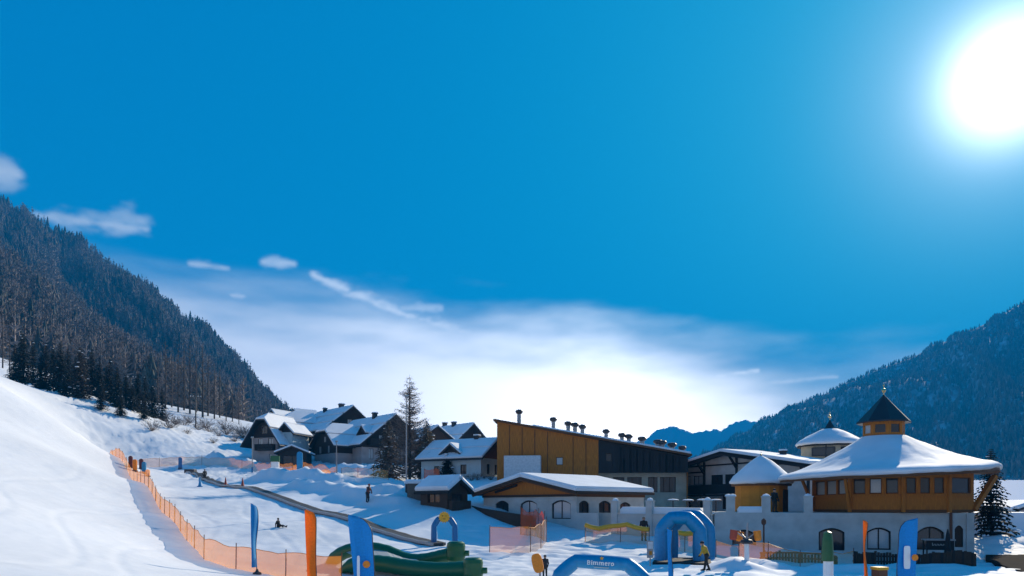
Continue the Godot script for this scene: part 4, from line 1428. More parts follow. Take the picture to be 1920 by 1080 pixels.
	for i in 8:
		var a := TAU * i / 8
		var b := TAU * (i + 1) / 8
		var pa := top + Vector3(cos(a) * lr, 0.12, -sin(a) * lr)
		var pb := top + Vector3(cos(b) * lr, 0.12, -sin(b) * lr)
		var x := (pb - pa).normalized()
		var l := pa.distance_to(pb)
		var m := MB.new()
		m.xf = Transform3D(Basis(x, Vector3.UP, x.cross(Vector3.UP)), pa)
		var h := [0.2, l - 0.2, 0.22, 0.82, 0.0]
		wall(m, [Vector2(0, 1.15), Vector2(l, 1.15)], 0.0, [h], 0.1)
		var fr := m.xf
		part("lantern_panel", m, M.ochre, lo)
		m = MB.new()
		m.xf = fr
		m.box(Vector3(l * 0.5, 0.52, -0.08), Vector3(l - 0.41, 0.59, 0.03))
		part("lantern_pane", m, M.curtain_pane if i % 3 == 1 else M.pane, lo)
	var lt := MB.new()
	lt.lathe(top + Vector3(0, 1.2, 0), [Vector2(1.3, 0.0), Vector2(1.86, -0.1), Vector2(1.86, 0.0), Vector2(0.95, 0.98), Vector2(0.0, 2.05)], 8, true)
	part("lantern_roof", lt, M.slate, lo)
	finial(o, top + Vector3(0, 3.2, 0), 0.95)

func make_terrace() -> void:
	var d := MB.new()
	d.prism(PackedVector2Array([Vector2(8.4, 56.7), Vector2(14.5, 52.8), Vector2(29.9, 48.9), Vector2(30.0, 62.0), Vector2(50, 64), Vector2(50, 105), Vector2(16, 105), Vector2(14.2, 66.8)]), Vector3(0, -0.5, 0), Vector3.RIGHT, Vector3.FORWARD, 3.38)
	structure("terrace", d.mesh(), M.snow)
	var o := thing("terrace_wall", Vector3(8.0, 0, -56.9), 0.0, "low white terrace wall with square pillars between the restaurant and pavilion", "wall")
	var a := Vector3(-0.2, 0, 0)
	var b := Vector3(6.35, 0, 4.55)
	var x := (b - a).normalized()
	var l := a.distance_to(b)
	var f := Transform3D(Basis(x, Vector3.UP, x.cross(Vector3.UP)), a)
	var w := MB.new()
	w.xf = f
	w.box(Vector3(l * 0.5, 1.05, -0.15), Vector3(l, 3.5, 0.3))
	part("wall", w, M.plaster, o)
	w = MB.new()
	w.xf = f
	w.box(Vector3(l * 0.5, 2.83, -0.15), Vector3(l + 0.04, 0.07, 0.4))
	part("coping", w, M.plaster, o)
	for s in [0.2, 3.1, l - 0.4]:
		w = MB.new()
		w.xf = f
		w.box(Vector3(s, 2.0, -0.15), Vector3(0.5, 3.6, 0.5))
		w.box(Vector3(s, 3.83, -0.15), Vector3(0.6, 0.08, 0.6))
		var p := part("pillar", w, M.plaster, o)
		w = MB.new()
		w.xf = f
		w.lathe(Vector3(s, 3.87, -0.15), [Vector2(0.24, 0), Vector2(0.2, 0.14), Vector2(0, 0.22)], 10)
		part("snow_cap", w, M.roof_snow, p)
	w = MB.new()
	w.xf = f
	w.slab([Vector3(0.55, 3.4, -0.2), Vector3(l - 0.8, 3.3, -0.2), Vector3(l - 0.8, 3.3, -1.8), Vector3(0.55, 3.4, -1.8)], 0.55, 0.22)
	part("wall_snow", w, M.roof_snow, o)
	# ochre kiosk under a snow hood
	var k := thing("terrace_kiosk", Vector3(20.438, 2.88, -60.0), 0.0, "round ochre kiosk on the terrace under a pointed blue shaded snow hood", "kiosk")
	w = MB.new()
	w.lathe(Vector3.ZERO, [Vector2(2.05, -0.05), Vector2(2.05, 2.6)], 16, true)
	part("wall", w, M.orange_wall, k)
	var be := bell(loop(ring(Vector3(0, 2.62, 0), 2.5, 8, PI / 8), 4), Vector3(0, 4.55, 0), 0.12, 10, 0.95, 0.26, 0.12)
	var ro := part("roof", be[1], M.ochre_dark, k)
	hang("roof_snow", be[0], M.roof_snow, ro)
	finial(k, Vector3(0, 4.6, 0), 0.5)
	w = MB.new()
	w.box(Vector3(1.5, 0.95, 1.35), Vector3(0.85, 1.9, 0.1), Basis(Vector3.UP, 0.84))
	part("door", w, M.black_wood, k)
	# round tower behind
	var t := thing("round_tower", Vector3(34.778, 0, -80.0), 0.0, "round cream rendered tower with snow hood and black spike behind the pavilion", "tower")
	w = MB.new()
	w.lathe(Vector3.ZERO, [Vector2(2.95, 2.5), Vector2(2.95, 10.0)], 28)
	part("wall", w, M.cream, t)
	var rim := loop(ring(Vector3(0, 10.35, 0), 3.5, 12), 3)
	be = bell(rim, Vector3(0, 11.75, 0), 0.8, 8, 1.1, 0.3, 0.1)
	ro = part("roof", be[1], M.timber, t)
	hang("roof_snow", be[0], M.roof_snow, ro)
	w = MB.new()
	w.lathe(Vector3(0, 11.6, 0), [Vector2(1.05, -0.05), Vector2(0.45, 0.55), Vector2(0.0, 1.35)], 8, true)
	part("spike", w, M.slate, t)
	finial(t, Vector3(0, 12.9, 0), 1.0)
	for a2 in [-26.0, 30.0]:
		var q := Transform3D(Basis(Vector3.UP, deg_to_rad(a2 - 10.0)), Vector3.ZERO)
		var g := MB.new()
		g.xf = q
		g.box(Vector3(0, 9.25, 2.9), Vector3(2.1, 0.75, 0.28))
		var wo := part("window", g, M.pane, t)
		g = MB.new()
		g.xf = q
		g.box(Vector3(0, 9.67, 2.95), Vector3(2.3, 0.1, 0.34))
		g.box(Vector3(0, 8.83, 2.95), Vector3(2.3, 0.1, 0.34))
		g.box(Vector3(-1.1, 9.25, 2.9), Vector3(0.1, 0.74, 0.36))
		g.box(Vector3(1.1, 9.25, 2.9), Vector3(0.1, 0.74, 0.36))
		part("frame", g, M.dark_steel, wo)
	w = MB.new()
	w.tube([Vector3(-1.55, 10.0, 2.6), Vector3(-1.55, 3.0, 2.6)], [0.07], 8)
	part("downpipe", w, M.dark_steel, t)
	# house at the edge of the square beyond the spruce
	var h := thing("roadside_house", Vector3(55.47, 0.555 - 0.3, -78.0), 12.0, "pale roadside house with a flat blue shaded snow roof behind the spruce", "house")
	block(h, Transform3D.IDENTITY, {w = 5.4, l = 8.0, eave = 2.6, ridge = 3.3, base = -1.5, split = 2.5, over = 0.5, front = 0.6, bands = 1, snow = 0.4, low = M.plaster, high = M.grey_plaster, holes = [[-1.6, -0.6, 0.6, 1.7, 0.0], [0.6, 1.6, 0.6, 1.7, 0.0]]})
	var rd := MB.new()
	rd.prism(PackedVector2Array([Vector2(30.6, 47.2), Vector2(27.5, 40.0), Vector2(24.0, 30.0), Vector2(34.0, 22.0), Vector2(60, 24), Vector2(60, 51), Vector2(34, 52.5)]), Vector3(0, -0.9, 0), Vector3.RIGHT, Vector3.FORWARD, 0.88)
	structure("road", rd.mesh(), M.asphalt)

# ---------------------------------------------------------------- trees
func make_spruce(at: Vector3, h: float, spread: float, seed_: int, snowy: float, label: String, group := "", called := "spruce_tree", tone := Color(0.012, 0.017, 0.011)) -> Node3D:
	var o := thing(called, at, 0.0, label, "tree", group)
	rng.seed = seed_
	var t := MB.new()
	t.tube([Vector3(0, -0.6, 0), Vector3(0, h * 0.5, 0), Vector3(0, h * 0.98, 0)], [h * 0.016, h * 0.01, 0.02], 7)
	part("trunk", t, M.bark, o)
	var c := MB.new()
	c.coloured = true
	var s := MB.new()
	var y := h * 0.06
	var lumps := 0
	while y < h * 0.985:
		var k := 1.0 - y / h
		var reach := spread * pow(k, 0.8) + 0.12
		var n := 6 + rng.randi() % 4
		var a0 := rng.randf() * TAU
		for i in n:
			var a := a0 + TAU * i / n + rng.randf_range(-0.3, 0.3)
			var l := reach * rng.randf_range(0.62, 1.15)
			var d := Vector3(cos(a), 0, sin(a))
			var side := Vector3(-d.z, 0, d.x)
			var prev := Vector3(0, y, 0)
			var steps := 4
			for q in steps:
				var f := float(q + 1) / steps
				var p := Vector3(0, y + 0.1 * l * sin(f * 2.0) - 0.34 * l * f * f + 0.12 * l * maxf(f - 0.7, 0.0), 0) + d * l * f
				var wd := l * 0.2 * (1.15 - 0.75 * f) + 0.05
				c.col = tone * rng.randf_range(0.5, 1.5)
				c.col.a = 1.0
				for sd in [-1.0, 1.0]:
					var tip: Vector3 = prev.lerp(p, rng.randf_range(0.5, 1.3)) + side * sd * wd * rng.randf_range(0.7, 1.5) + Vector3(0, rng.randf_range(-0.32, -0.06) * wd - 0.04, 0)
					c.tri(prev, p, tip)
					var tip2: Vector3 = prev.lerp(p, rng.randf_range(0.0, 0.8)) + side * sd * wd * 0.5 + Vector3(0, -wd * rng.randf_range(0.5, 1.2), 0)
					c.tri(p, prev, tip2)
				prev = p
			if rng.randf() < snowy and lumps < 70:
				lumps += 1
				var f := rng.randf_range(0.45, 0.95)
				var p := Vector3(0, y + 0.1 * l * sin(f * 2.0) - 0.34 * l * f * f + 0.05, 0) + d * l * f
				var r := rng.randf_range(0.1, 0.22) * (0.6 + 0.4 * l)
				s.xf = Transform3D(Basis(Vector3.UP, a).scaled(Vector3(1.5, 0.55, 0.9)), p)
				s.lathe(Vector3.ZERO, [Vector2(0.001, -0.5 * r), Vector2(r * 0.9, -0.2 * r), Vector2(r, 0.2 * r), Vector2(r * 0.6, 0.75 * r), Vector2(0.0, r)], 6)
		y += lerpf(0.5, 0.22, y / h) * (h / 12.0) * rng.randf_range(0.8, 1.2)
	part("crown", c, M.needles, o)
	if lumps > 0:
		var so := part("branch_snow", s, M.roof_snow, o)
		so.set_meta("kind", "stuff")
	return o

func make_larch(at: Vector3, h: float, spread: float, seed_: int, limbs: int, label: String, group := "") -> Node3D:
	var o := thing("larch_tree", at, 0.0, label, "tree", group)
	rng.seed = seed_
	var t := MB.new()
	t.tube([Vector3(0, -0.6, 0), Vector3(0.05, h * 0.4, 0), Vector3(0, h * 0.75, 0.04), Vector3(0, h, 0)], [h * 0.014, h * 0.011, h * 0.006, 0.012], 8)
	part("trunk", t, M.bark, o)
	var c := MB.new()
	for i in limbs:
		var f := 1.0 - pow(rng.randf(), 0.68)
		var y := h * (0.1 + 0.89 * f)
		var l := spread * pow(1.0 - f, 0.75) * rng.randf_range(0.6, 1.15) + 0.15
		var a := rng.randf() * TAU
		var d := Vector3(cos(a), 0, sin(a))
		var rise := rng.randf_range(-0.15, 0.25)
		var p0 := Vector3(0, y, 0)
		var p1 := p0 + d * l * 0.5 + Vector3(0, l * rise * 0.4, 0)
		var p2 := p0 + d * l + Vector3(0, l * (rise + 0.18), 0)
		c.tube([p0, p1, p2], [0.022 + l * 0.008, 0.016, 0.006], 3, false)
		for q in 13:
			var g := rng.randf_range(0.15, 1.0)
			var b := (p0.lerp(p1, g * 2.0) if g < 0.5 else p1.lerp(p2, g * 2.0 - 1.0))
			var v := Vector3(rng.randf_range(-1, 1), rng.randf_range(-0.9, 0.7), rng.randf_range(-1, 1)).normalized() * rng.randf_range(0.2, 0.55)
			v += d * 0.15
			var w := v.cross(Vector3(rng.randf(), rng.randf(), rng.randf())).normalized() * 0.021
			c.tri(b - w, b + w, b + v)
	part("crown", c, M.twigs, o)
	return o

func make_shrub(at: Vector3, h: float, seed_: int, label: String, group := "") -> Node3D:
	var o := thing("bare_shrub", at, 0.0, label, "shrub", group)
	rng.seed = seed_
	var c := MB.new()
	for i in 46:
		var d := Vector3(rng.randf_range(-1, 1), rng.randf_range(0.25, 1.3), rng.randf_range(-1, 1)).normalized()
		var p := Vector3(rng.randf_range(-0.15, 0.15), -0.1, rng.randf_range(-0.15, 0.15))
		var l := h * rng.randf_range(0.5, 1.1)
		var m := p + d * l * 0.5
		var e := p + d * l + Vector3(0, -0.08 * l, 0)
		c.tube([p, m, e], [0.03, 0.02, 0.008], 3, false)
		for q in 7:
			var b := m.lerp(e, rng.randf())
			var v := (d + Vector3(rng.randf_range(-1, 1), rng.randf_range(-0.6, 1), rng.randf_range(-1, 1))).normalized() * h * rng.randf_range(0.15, 0.35)
			var w := v.cross(Vector3(0.3, 0.5, 0.8)).normalized() * 0.021
			c.tri(b - w, b + w, b + v)
	part("branches", c, M.twigs, o)
	return o

func make_trees() -> void:
	# dark spruces along the top of the piste
	var gs := "dark spruces along the top of the piste"
	var ls := "dark slender spruce in the row above the piste"
	var proto: Array[Node3D] = []
	proto.append(make_spruce(on(Vector2(-82.359, -123.0)), 8.8, 2.5, 101, 0.012, ls, gs))
	proto.append(make_spruce(on(Vector2(-81.692, -128.0)), 8.8, 1.9, 102, 0.008, ls, gs))
	proto.append(make_spruce(on(Vector2(-77.225, -125.0)), 8.8, 2.2, 103, 0.01, ls, gs))
	var spots2 := [[62, 160, 0.95, 1], [100, 162, 0.9, 0], [128, 158, 0.95, 1], [150, 150, 0.92, 2], [172, 156, 1.08, 1], [186, 160, 0.85, 0], [206, 158, 0.95, 1], [220, 154, 0.85, 2], [236, 162, 0.8, 0], [258, 160, 0.85, 2], [272, 164, 0.95, 1], [200, 166, 0.9, 2], [286, 166, 0.8, 0], [28, 160, 0.8, 2], [142, 164, 0.85, 0], [76, 152, 0.7, 2], [160, 165, 0.95, 1], [248, 156, 0.6, 0], [304, 168, 0.8, 1], [226, 148, 0.55, 2], [190, 147, 0.55, 0], [270, 152, 0.5, 2], [120, 146, 0.45, 0]]
	for i in spots2.size():
		var q: Array = spots2[i]
		copy(proto[q[3]], "spruce_tree", on(Vector2((q[0] - 960.0) / 1371.0 * q[1], -q[1]) * 0.84), i * 67.0, q[2] * 0.98, ls, gs)
	# snow-flecked brown conifer that stands out in the row
	make_spruce(on(Vector2(-73.851, -125.0)), 9.2, 2.4, 107, 0.06, "brownish conifer flecked with snow in the row of dark spruces", "", "spruce_tree", Color(0.06, 0.045, 0.032))
	# larches to the right of them
	var gl := "leafless brown larches between the spruces and chalets"
	var ll := "leafless brown larch standing between the dark spruces and the chalets"
	var pl: Array[Node3D] = []
	pl.append(make_larch(on(Vector2(-84.391, -178.0)), 17.0, 2.3, 111, 100, ll, gl))
	pl.append(make_larch(on(Vector2(-82.538, -184.0)), 17.0, 1.9, 112, 90, ll, gl))
	var spots3 := [[322, 186, 0.85, 1], [334, 176, 0.95, 0], [356, 178, 1.0, 0], [368, 186, 0.95, 1], [380, 176, 1.05, 1], [390, 182, 0.9, 0], [402, 178, 0.8, 1], [412, 184, 0.75, 0], [424, 178, 0.6, 1], [296, 182, 0.8, 0], [436, 180, 0.5, 0], [448, 176, 0.42, 1], [18, 172, 0.7, 1], [5, 176, 0.75, 0]]
	for i in spots3.size():
		var q: Array = spots3[i]
		copy(pl[q[3]], "larch_tree", on(Vector2((q[0] - 960.0) / 1371.0 * q[1], -q[1])), i * 83.0, q[2], ll, gl)
	# the tall larch by the chalets and the conifers at its foot
	make_larch(Vector3(-13.724, 6.116, -98.0) , 14.8, 4.2, 121, 620, "tall leafless larch with straight trunk standing alone beside the dark chalets", "")
	make_spruce(on(Vector2(-17.091, -101.0)), 8.6, 2.9, 131, 0.07, "snow dusted brown conifer left of the tall larch", "", "spruce_tree", Color(0.12, 0.085, 0.05))
	make_spruce(on(Vector2(-11.554, -99.0)), 8.0, 3.1, 132, 0.05, "bushy brown conifer right of the tall larch", "", "spruce_tree", Color(0.17, 0.12, 0.06))
	make_spruce(on(Vector2(-8.276, -93.0)), 3.2, 1.3, 133, 0.1, "low dark conifer in front of the pale rendered house", "", "spruce_tree")
	make_spruce(on(Vector2(39.3, -60.0)), 7.4, 2.0, 141, 0.06, "dark snow dotted spruce standing beside the pavilion's white corner", "", "spruce_tree")
	make_spruce(on(Vector2(49.628, -72.0)), 2.2, 1.1, 142, 0.08, "short dark conifer in front of the roadside house", "", "spruce_tree")
	var gb := "bare shrubs on the snowy bank below the larches"
	var lb := "bare dark shrub on the snowy bank below the larches"
	var sh := make_shrub(on(Vector2(-60.875, -130.0)), 2.6, 151, lb, gb)
	var sp := [[285, 124, 0.8], [262, 144, 0.7], [275, 146, 0.9], [292, 148, 0.8], [300, 140, 0.6], [330, 142, 0.7], [345, 146, 0.8], [372, 144, 0.7], [392, 146, 0.8], [410, 140, 0.7], [425, 146, 0.9], [440, 138, 0.8], [455, 146, 1.0], [468, 150, 1.1], [448, 152, 1.2], [280, 152, 1.0], [310, 152, 0.9], [355, 154, 1.0], [385, 152, 1.0], [420, 156, 1.1], [268, 138, 0.5], [350, 132, 0.5], [400, 130, 0.5]]
	for i in sp.size():
		var q: Array = sp[i]
		copy(sh, "bare_shrub", on(Vector2((q[0] - 960.0) / 1371.0 * q[1], -q[1])), i * 71.0, q[2], lb, gb)
	var gh := "scrubby stems along the snow bank beside the hall"
	var lh := "thin scrubby shrub on the bright snow bank before the pale rendered house"
	for i in 7:
		var px: float = [838, 855, 868, 884, 896, 908, 920][i]
		copy(sh, "bare_shrub", on(Vector2((px - 960.0) / 1371.0 * (84.0 + i % 3), -84.0 - i % 3)), i * 50.0, 0.4, lh, gh)

# ---------------------------------------------------------------- people
func put_person(label: String, at: Vector3, turn: float, size: float, pose: Dictionary, tones: Array) -> void:   # tones: jacket, trousers, skin, boots, hat (linear)
	var o := thing("person", at, turn, label, "person")
	o.scale = Vector3.ONE * size
	var j := {hip = Vector3(0, 0.9, 0), chest = Vector3(0, 1.3, 0), neck = Vector3(0, 1.46, 0), head = Vector3(0, 1.6, 0.02),
		ls = Vector3(-0.19, 1.38, 0), le = Vector3(-0.28, 1.12, 0.02), lw = Vector3(-0.27, 0.9, 0.12), rs = Vector3(0.19, 1.38, 0), re = Vector3(0.28, 1.12, 0.02), rw = Vector3(0.27, 0.9, 0.12),
		lh = Vector3(-0.1, 0.88, 0), lk = Vector3(-0.12, 0.48, 0.04), la = Vector3(-0.13, 0.08, 0), rh = Vector3(0.1, 0.88, 0), rk = Vector3(0.12, 0.48, 0.04), ra = Vector3(0.13, 0.08, 0)}
	j.merge(pose, true)
	var fwd := Vector3(0, 0, 1)
	var lf: Vector3 = j.get("lfoot", j.la + Vector3(-0.02, -0.04, 0.17))
	var rf: Vector3 = j.get("rfoot", j.ra + Vector3(0.02, -0.04, 0.17))
	var lwd: Vector3 = (j.lw - j.le).normalized()
	var rwd: Vector3 = (j.rw - j.re).normalized()
	var bones := [[j.hip, j.chest, 0.155, 0.175, 0], [j.chest, j.neck, 0.16, 0.075, 0], [j.ls, j.rs, 0.09, 0.09, 0], [j.neck, j.head, 0.06, 0.07, 2], [j.head, j.head + Vector3(0, 0.05, 0), 0.098, 0.1, 2], [j.head + fwd * 0.08, j.head + fwd * 0.115 + Vector3(0, -0.02, 0), 0.018, 0.02, 2],
		[j.ls, j.le, 0.075, 0.06, 0], [j.le, j.lw, 0.06, 0.045, 0], [j.lw, j.lw + lwd * 0.11, 0.045, 0.04, 3], [j.rs, j.re, 0.075, 0.06, 0], [j.re, j.rw, 0.06, 0.045, 0], [j.rw, j.rw + rwd * 0.11, 0.045, 0.04, 3],
		[j.lw, j.lw + lwd * 0.05 + Vector3(0.045, 0, 0.02), 0.022, 0.018, 3], [j.rw, j.rw + rwd * 0.05 + Vector3(-0.045, 0, 0.02), 0.022, 0.018, 3],
		[j.lh, j.lk, 0.105, 0.075, 1], [j.lk, j.la, 0.078, 0.06, 1], [j.rh, j.rk, 0.105, 0.075, 1], [j.rk, j.ra, 0.078, 0.06, 1], [j.la, lf, 0.06, 0.05, 3], [j.ra, rf, 0.06, 0.05, 3], [j.lh, j.rh, 0.12, 0.12, 1]]
	var lo := Vector3(9, 9, 9)
	var hi := -lo
	for b in bones:
		for e in 2:
			lo = lo.min(b[e] - Vector3.ONE * (b[2] + 0.08))
			hi = hi.max(b[e] + Vector3.ONE * (b[2] + 0.08))
	var s := 0.034
	var nx := int((hi.x - lo.x) / s) + 2
	var ny := int((hi.y - lo.y) / s) + 2
	var nz := int((hi.z - lo.z) / s) + 2
	var fld := PackedFloat32Array()
	fld.resize(nx * ny * nz)
	fld.fill(0.3)
	var own := PackedInt32Array()
	own.resize(nx * ny * nz)
	var near := PackedFloat32Array()
	near.resize(nx * ny * nz)
	near.fill(9.0)
	for b in bones:
		var a: Vector3 = b[0]
		var d: Vector3 = b[1] - a
		var l2 := maxf(d.length_squared(), 1e-6)
		var m := Vector3.ONE * (maxf(b[2], b[3]) + 0.1)
		var c0 := ((a.min(b[1]) - m - lo) / s).floor()
		var c1 := ((a.max(b[1]) + m - lo) / s).ceil()
		for z in range(maxi(int(c0.z), 0), mini(int(c1.z) + 1, nz)):
			for y in range(maxi(int(c0.y), 0), mini(int(c1.y) + 1, ny)):
				for x in range(maxi(int(c0.x), 0), mini(int(c1.x) + 1, nx)):
					var p := lo + Vector3(x, y, z) * s - a
					var t := clampf(p.dot(d) / l2, 0.0, 1.0)
					var v := (p - d * t).length() - lerpf(b[2], b[3], t)
					var k := (z * ny + y) * nx + x
					if v < near[k]:
						near[k] = v
						own[k] = b[4]
					var f := fld[k]
					var h := clampf(0.5 + 0.5 * (f - v) / 0.05, 0.0, 1.0)
					fld[k] = lerpf(f, v, h) - 0.05 * h * (1.0 - h)
	var vert := {}
	var mb := MB.new()
	mb.coloured = true
	var at_cell := func(x: int, y: int, z: int) -> Vector3:
		var sum := Vector3.ZERO
		var n := 0
		for e in [[0, 0, 0, 1, 0, 0], [0, 1, 0, 1, 1, 0], [0, 0, 1, 1, 0, 1], [0, 1, 1, 1, 1, 1], [0, 0, 0, 0, 1, 0], [1, 0, 0, 1, 1, 0], [0, 0, 1, 0, 1, 1], [1, 0, 1, 1, 1, 1], [0, 0, 0, 0, 0, 1], [1, 0, 0, 1, 0, 1], [0, 1, 0, 0, 1, 1], [1, 1, 0, 1, 1, 1]]:
			var fa := fld[((z + e[2]) * ny + y + e[1]) * nx + x + e[0]]
			var fb := fld[((z + e[5]) * ny + y + e[4]) * nx + x + e[3]]
			if (fa < 0.0) != (fb < 0.0):
				sum += Vector3(e[0], e[1], e[2]).lerp(Vector3(e[3], e[4], e[5]), fa / (fa - fb))
				n += 1
		return lo + (Vector3(x, y, z) + sum / maxf(n, 1.0)) * s
	var grad := func(p: Vector3) -> Vector3:
		var c := ((p - lo) / s).floor()
		var k := (clampi(int(c.z), 1, nz - 2) * ny + clampi(int(c.y), 1, ny - 2)) * nx + clampi(int(c.x), 1, nx - 2)
		return Vector3(fld[k + 1] - fld[k - 1], fld[k + nx] - fld[k - nx], fld[k + nx * ny] - fld[k - nx * ny]).normalized()
	for z in range(1, nz - 1):
		for y in range(1, ny - 1):
			for x in range(1, nx - 1):
				var k := (z * ny + y) * nx + x
				for ax in 3:
					var k2: int = k + [1, nx, nx * ny][ax]
					if (fld[k] < 0.0) == (fld[k2] < 0.0):
						continue
					var u: Vector3i = [Vector3i(0, 1, 0), Vector3i(0, 0, 1), Vector3i(1, 0, 0)][ax]
					var w: Vector3i = [Vector3i(0, 0, 1), Vector3i(1, 0, 0), Vector3i(0, 1, 0)][ax]
					var q := []
					for cc in [Vector3i(x, y, z) - u - w, Vector3i(x, y, z) - w, Vector3i(x, y, z), Vector3i(x, y, z) - u]:
						if not vert.has(cc):
							vert[cc] = at_cell.call(cc.x, cc.y, cc.z)
						q.append(vert[cc])
					if fld[k] >= 0.0:
						q.reverse()
					var inside := k if fld[k] < 0.0 else k2
					mb.col = tones[own[inside]]
					var g := []
					for v in q:
						g.append(grad.call(v))
					mb.smooth(q[0], q[1], q[2], g[0], g[1], g[2])
					mb.smooth(q[0], q[2], q[3], g[0], g[2], g[3])
	part("body", mb, M.skinned, o)
	var hat := MB.new()
	hat.coloured = true
	hat.col = tones[4]
	hat.lathe(j.head + Vector3(0, 0.03, -0.012), [Vector2(0.112, 0.0), Vector2(0.118, 0.03), Vector2(0.11, 0.08), Vector2(0.075, 0.125), Vector2(0.0, 0.145)], 14)
	part("hat", hat, M.skinned, o)

func make_people() -> void:
	var skin := Color(0.42, 0.24, 0.17)
	var black := Color(0.012, 0.012, 0.014)
	put_person("person in dark ski clothes standing at the yellow topped net", on(Vector2(9.549, -53.0)), 150.0, 1.0, {}, [black, black, skin, black, Color(0.2, 0.15, 0.1)])
	put_person("person in black with a yellow vest bending beside the blue tunnel", on(Vector2(10.383, -39.0)), -110.0, 0.95, {chest = Vector3(0, 1.24, 0.14), neck = Vector3(0, 1.38, 0.2), head = Vector3(0, 1.5, 0.26), ls = Vector3(-0.19, 1.31, 0.14), rs = Vector3(0.19, 1.31, 0.14), le = Vector3(-0.27, 1.06, 0.24), re = Vector3(0.27, 1.06, 0.24), lw = Vector3(-0.2, 0.88, 0.36), rw = Vector3(0.2, 0.88, 0.36), la = Vector3(-0.13, 0.08, -0.14), lk = Vector3(-0.12, 0.48, 0.02), ra = Vector3(0.13, 0.08, 0.12)}, [Color(0.5, 0.3, 0.02), black, skin, black, black])
	put_person("person in a red brown jacket leaning against the snow heap", on(Vector2(-13.837, -70.0)), 60.0, 1.03, {chest = Vector3(0.1, 1.28, 0.05), neck = Vector3(0.14, 1.44, 0.06), head = Vector3(0.15, 1.58, 0.08), ls = Vector3(-0.07, 1.38, 0.05), rs = Vector3(0.31, 1.34, 0.05), le = Vector3(-0.14, 1.12, 0.12), lw = Vector3(-0.02, 0.95, 0.25), re = Vector3(0.4, 1.1, 0.1), rw = Vector3(0.32, 0.92, 0.22)}, [Color(0.16, 0.045, 0.03), black, skin, black, Color(0.25, 0.04, 0.02)])
	put_person("small person in black sitting on the open snow of the nursery slope", on(Vector2(-17.891, -56.0)) + Vector3(0, -0.02, 0), 70.0, 0.72, {hip = Vector3(0, 0.16, 0), chest = Vector3(0, 0.55, -0.06), neck = Vector3(0, 0.72, -0.05), head = Vector3(0, 0.86, -0.02), ls = Vector3(-0.19, 0.64, -0.05), rs = Vector3(0.19, 0.64, -0.05), le = Vector3(-0.32, 0.4, -0.1), lw = Vector3(-0.4, 0.14, -0.05), re = Vector3(0.32, 0.4, -0.1), rw = Vector3(0.4, 0.14, -0.05), lh = Vector3(-0.1, 0.14, 0), rh = Vector3(0.1, 0.14, 0), lk = Vector3(-0.2, 0.3, 0.4), rk = Vector3(0.18, 0.22, 0.42), la = Vector3(-0.26, 0.08, 0.78), ra = Vector3(0.24, 0.08, 0.84), lfoot = Vector3(-0.28, 0.22, 0.84), rfoot = Vector3(0.26, 0.22, 0.9)}, [black, black, skin, black, black])
	put_person("person in drab clothes riding up the dark conveyor lift", on(Vector2(-40.753, -97.0)) + Vector3(0, 0.12, 0), 215.0, 0.85, {}, [Color(0.06, 0.045, 0.03), black, skin, black, Color(0.12, 0.06, 0.03)])
	put_person("child in dark grey standing behind the orange padded paddle", on(Vector2(1.673, -37.0)), 200.0, 0.66, {}, [Color(0.02, 0.02, 0.024), black, skin, black, Color(0.03, 0.03, 0.035)])
	put_person("person in black on the terrace beside the ochre kiosk", Vector3(19.379, 2.98, -54.0), 20.0, 1.0, {}, [black, Color(0.04, 0.02, 0.015), skin, black, black])

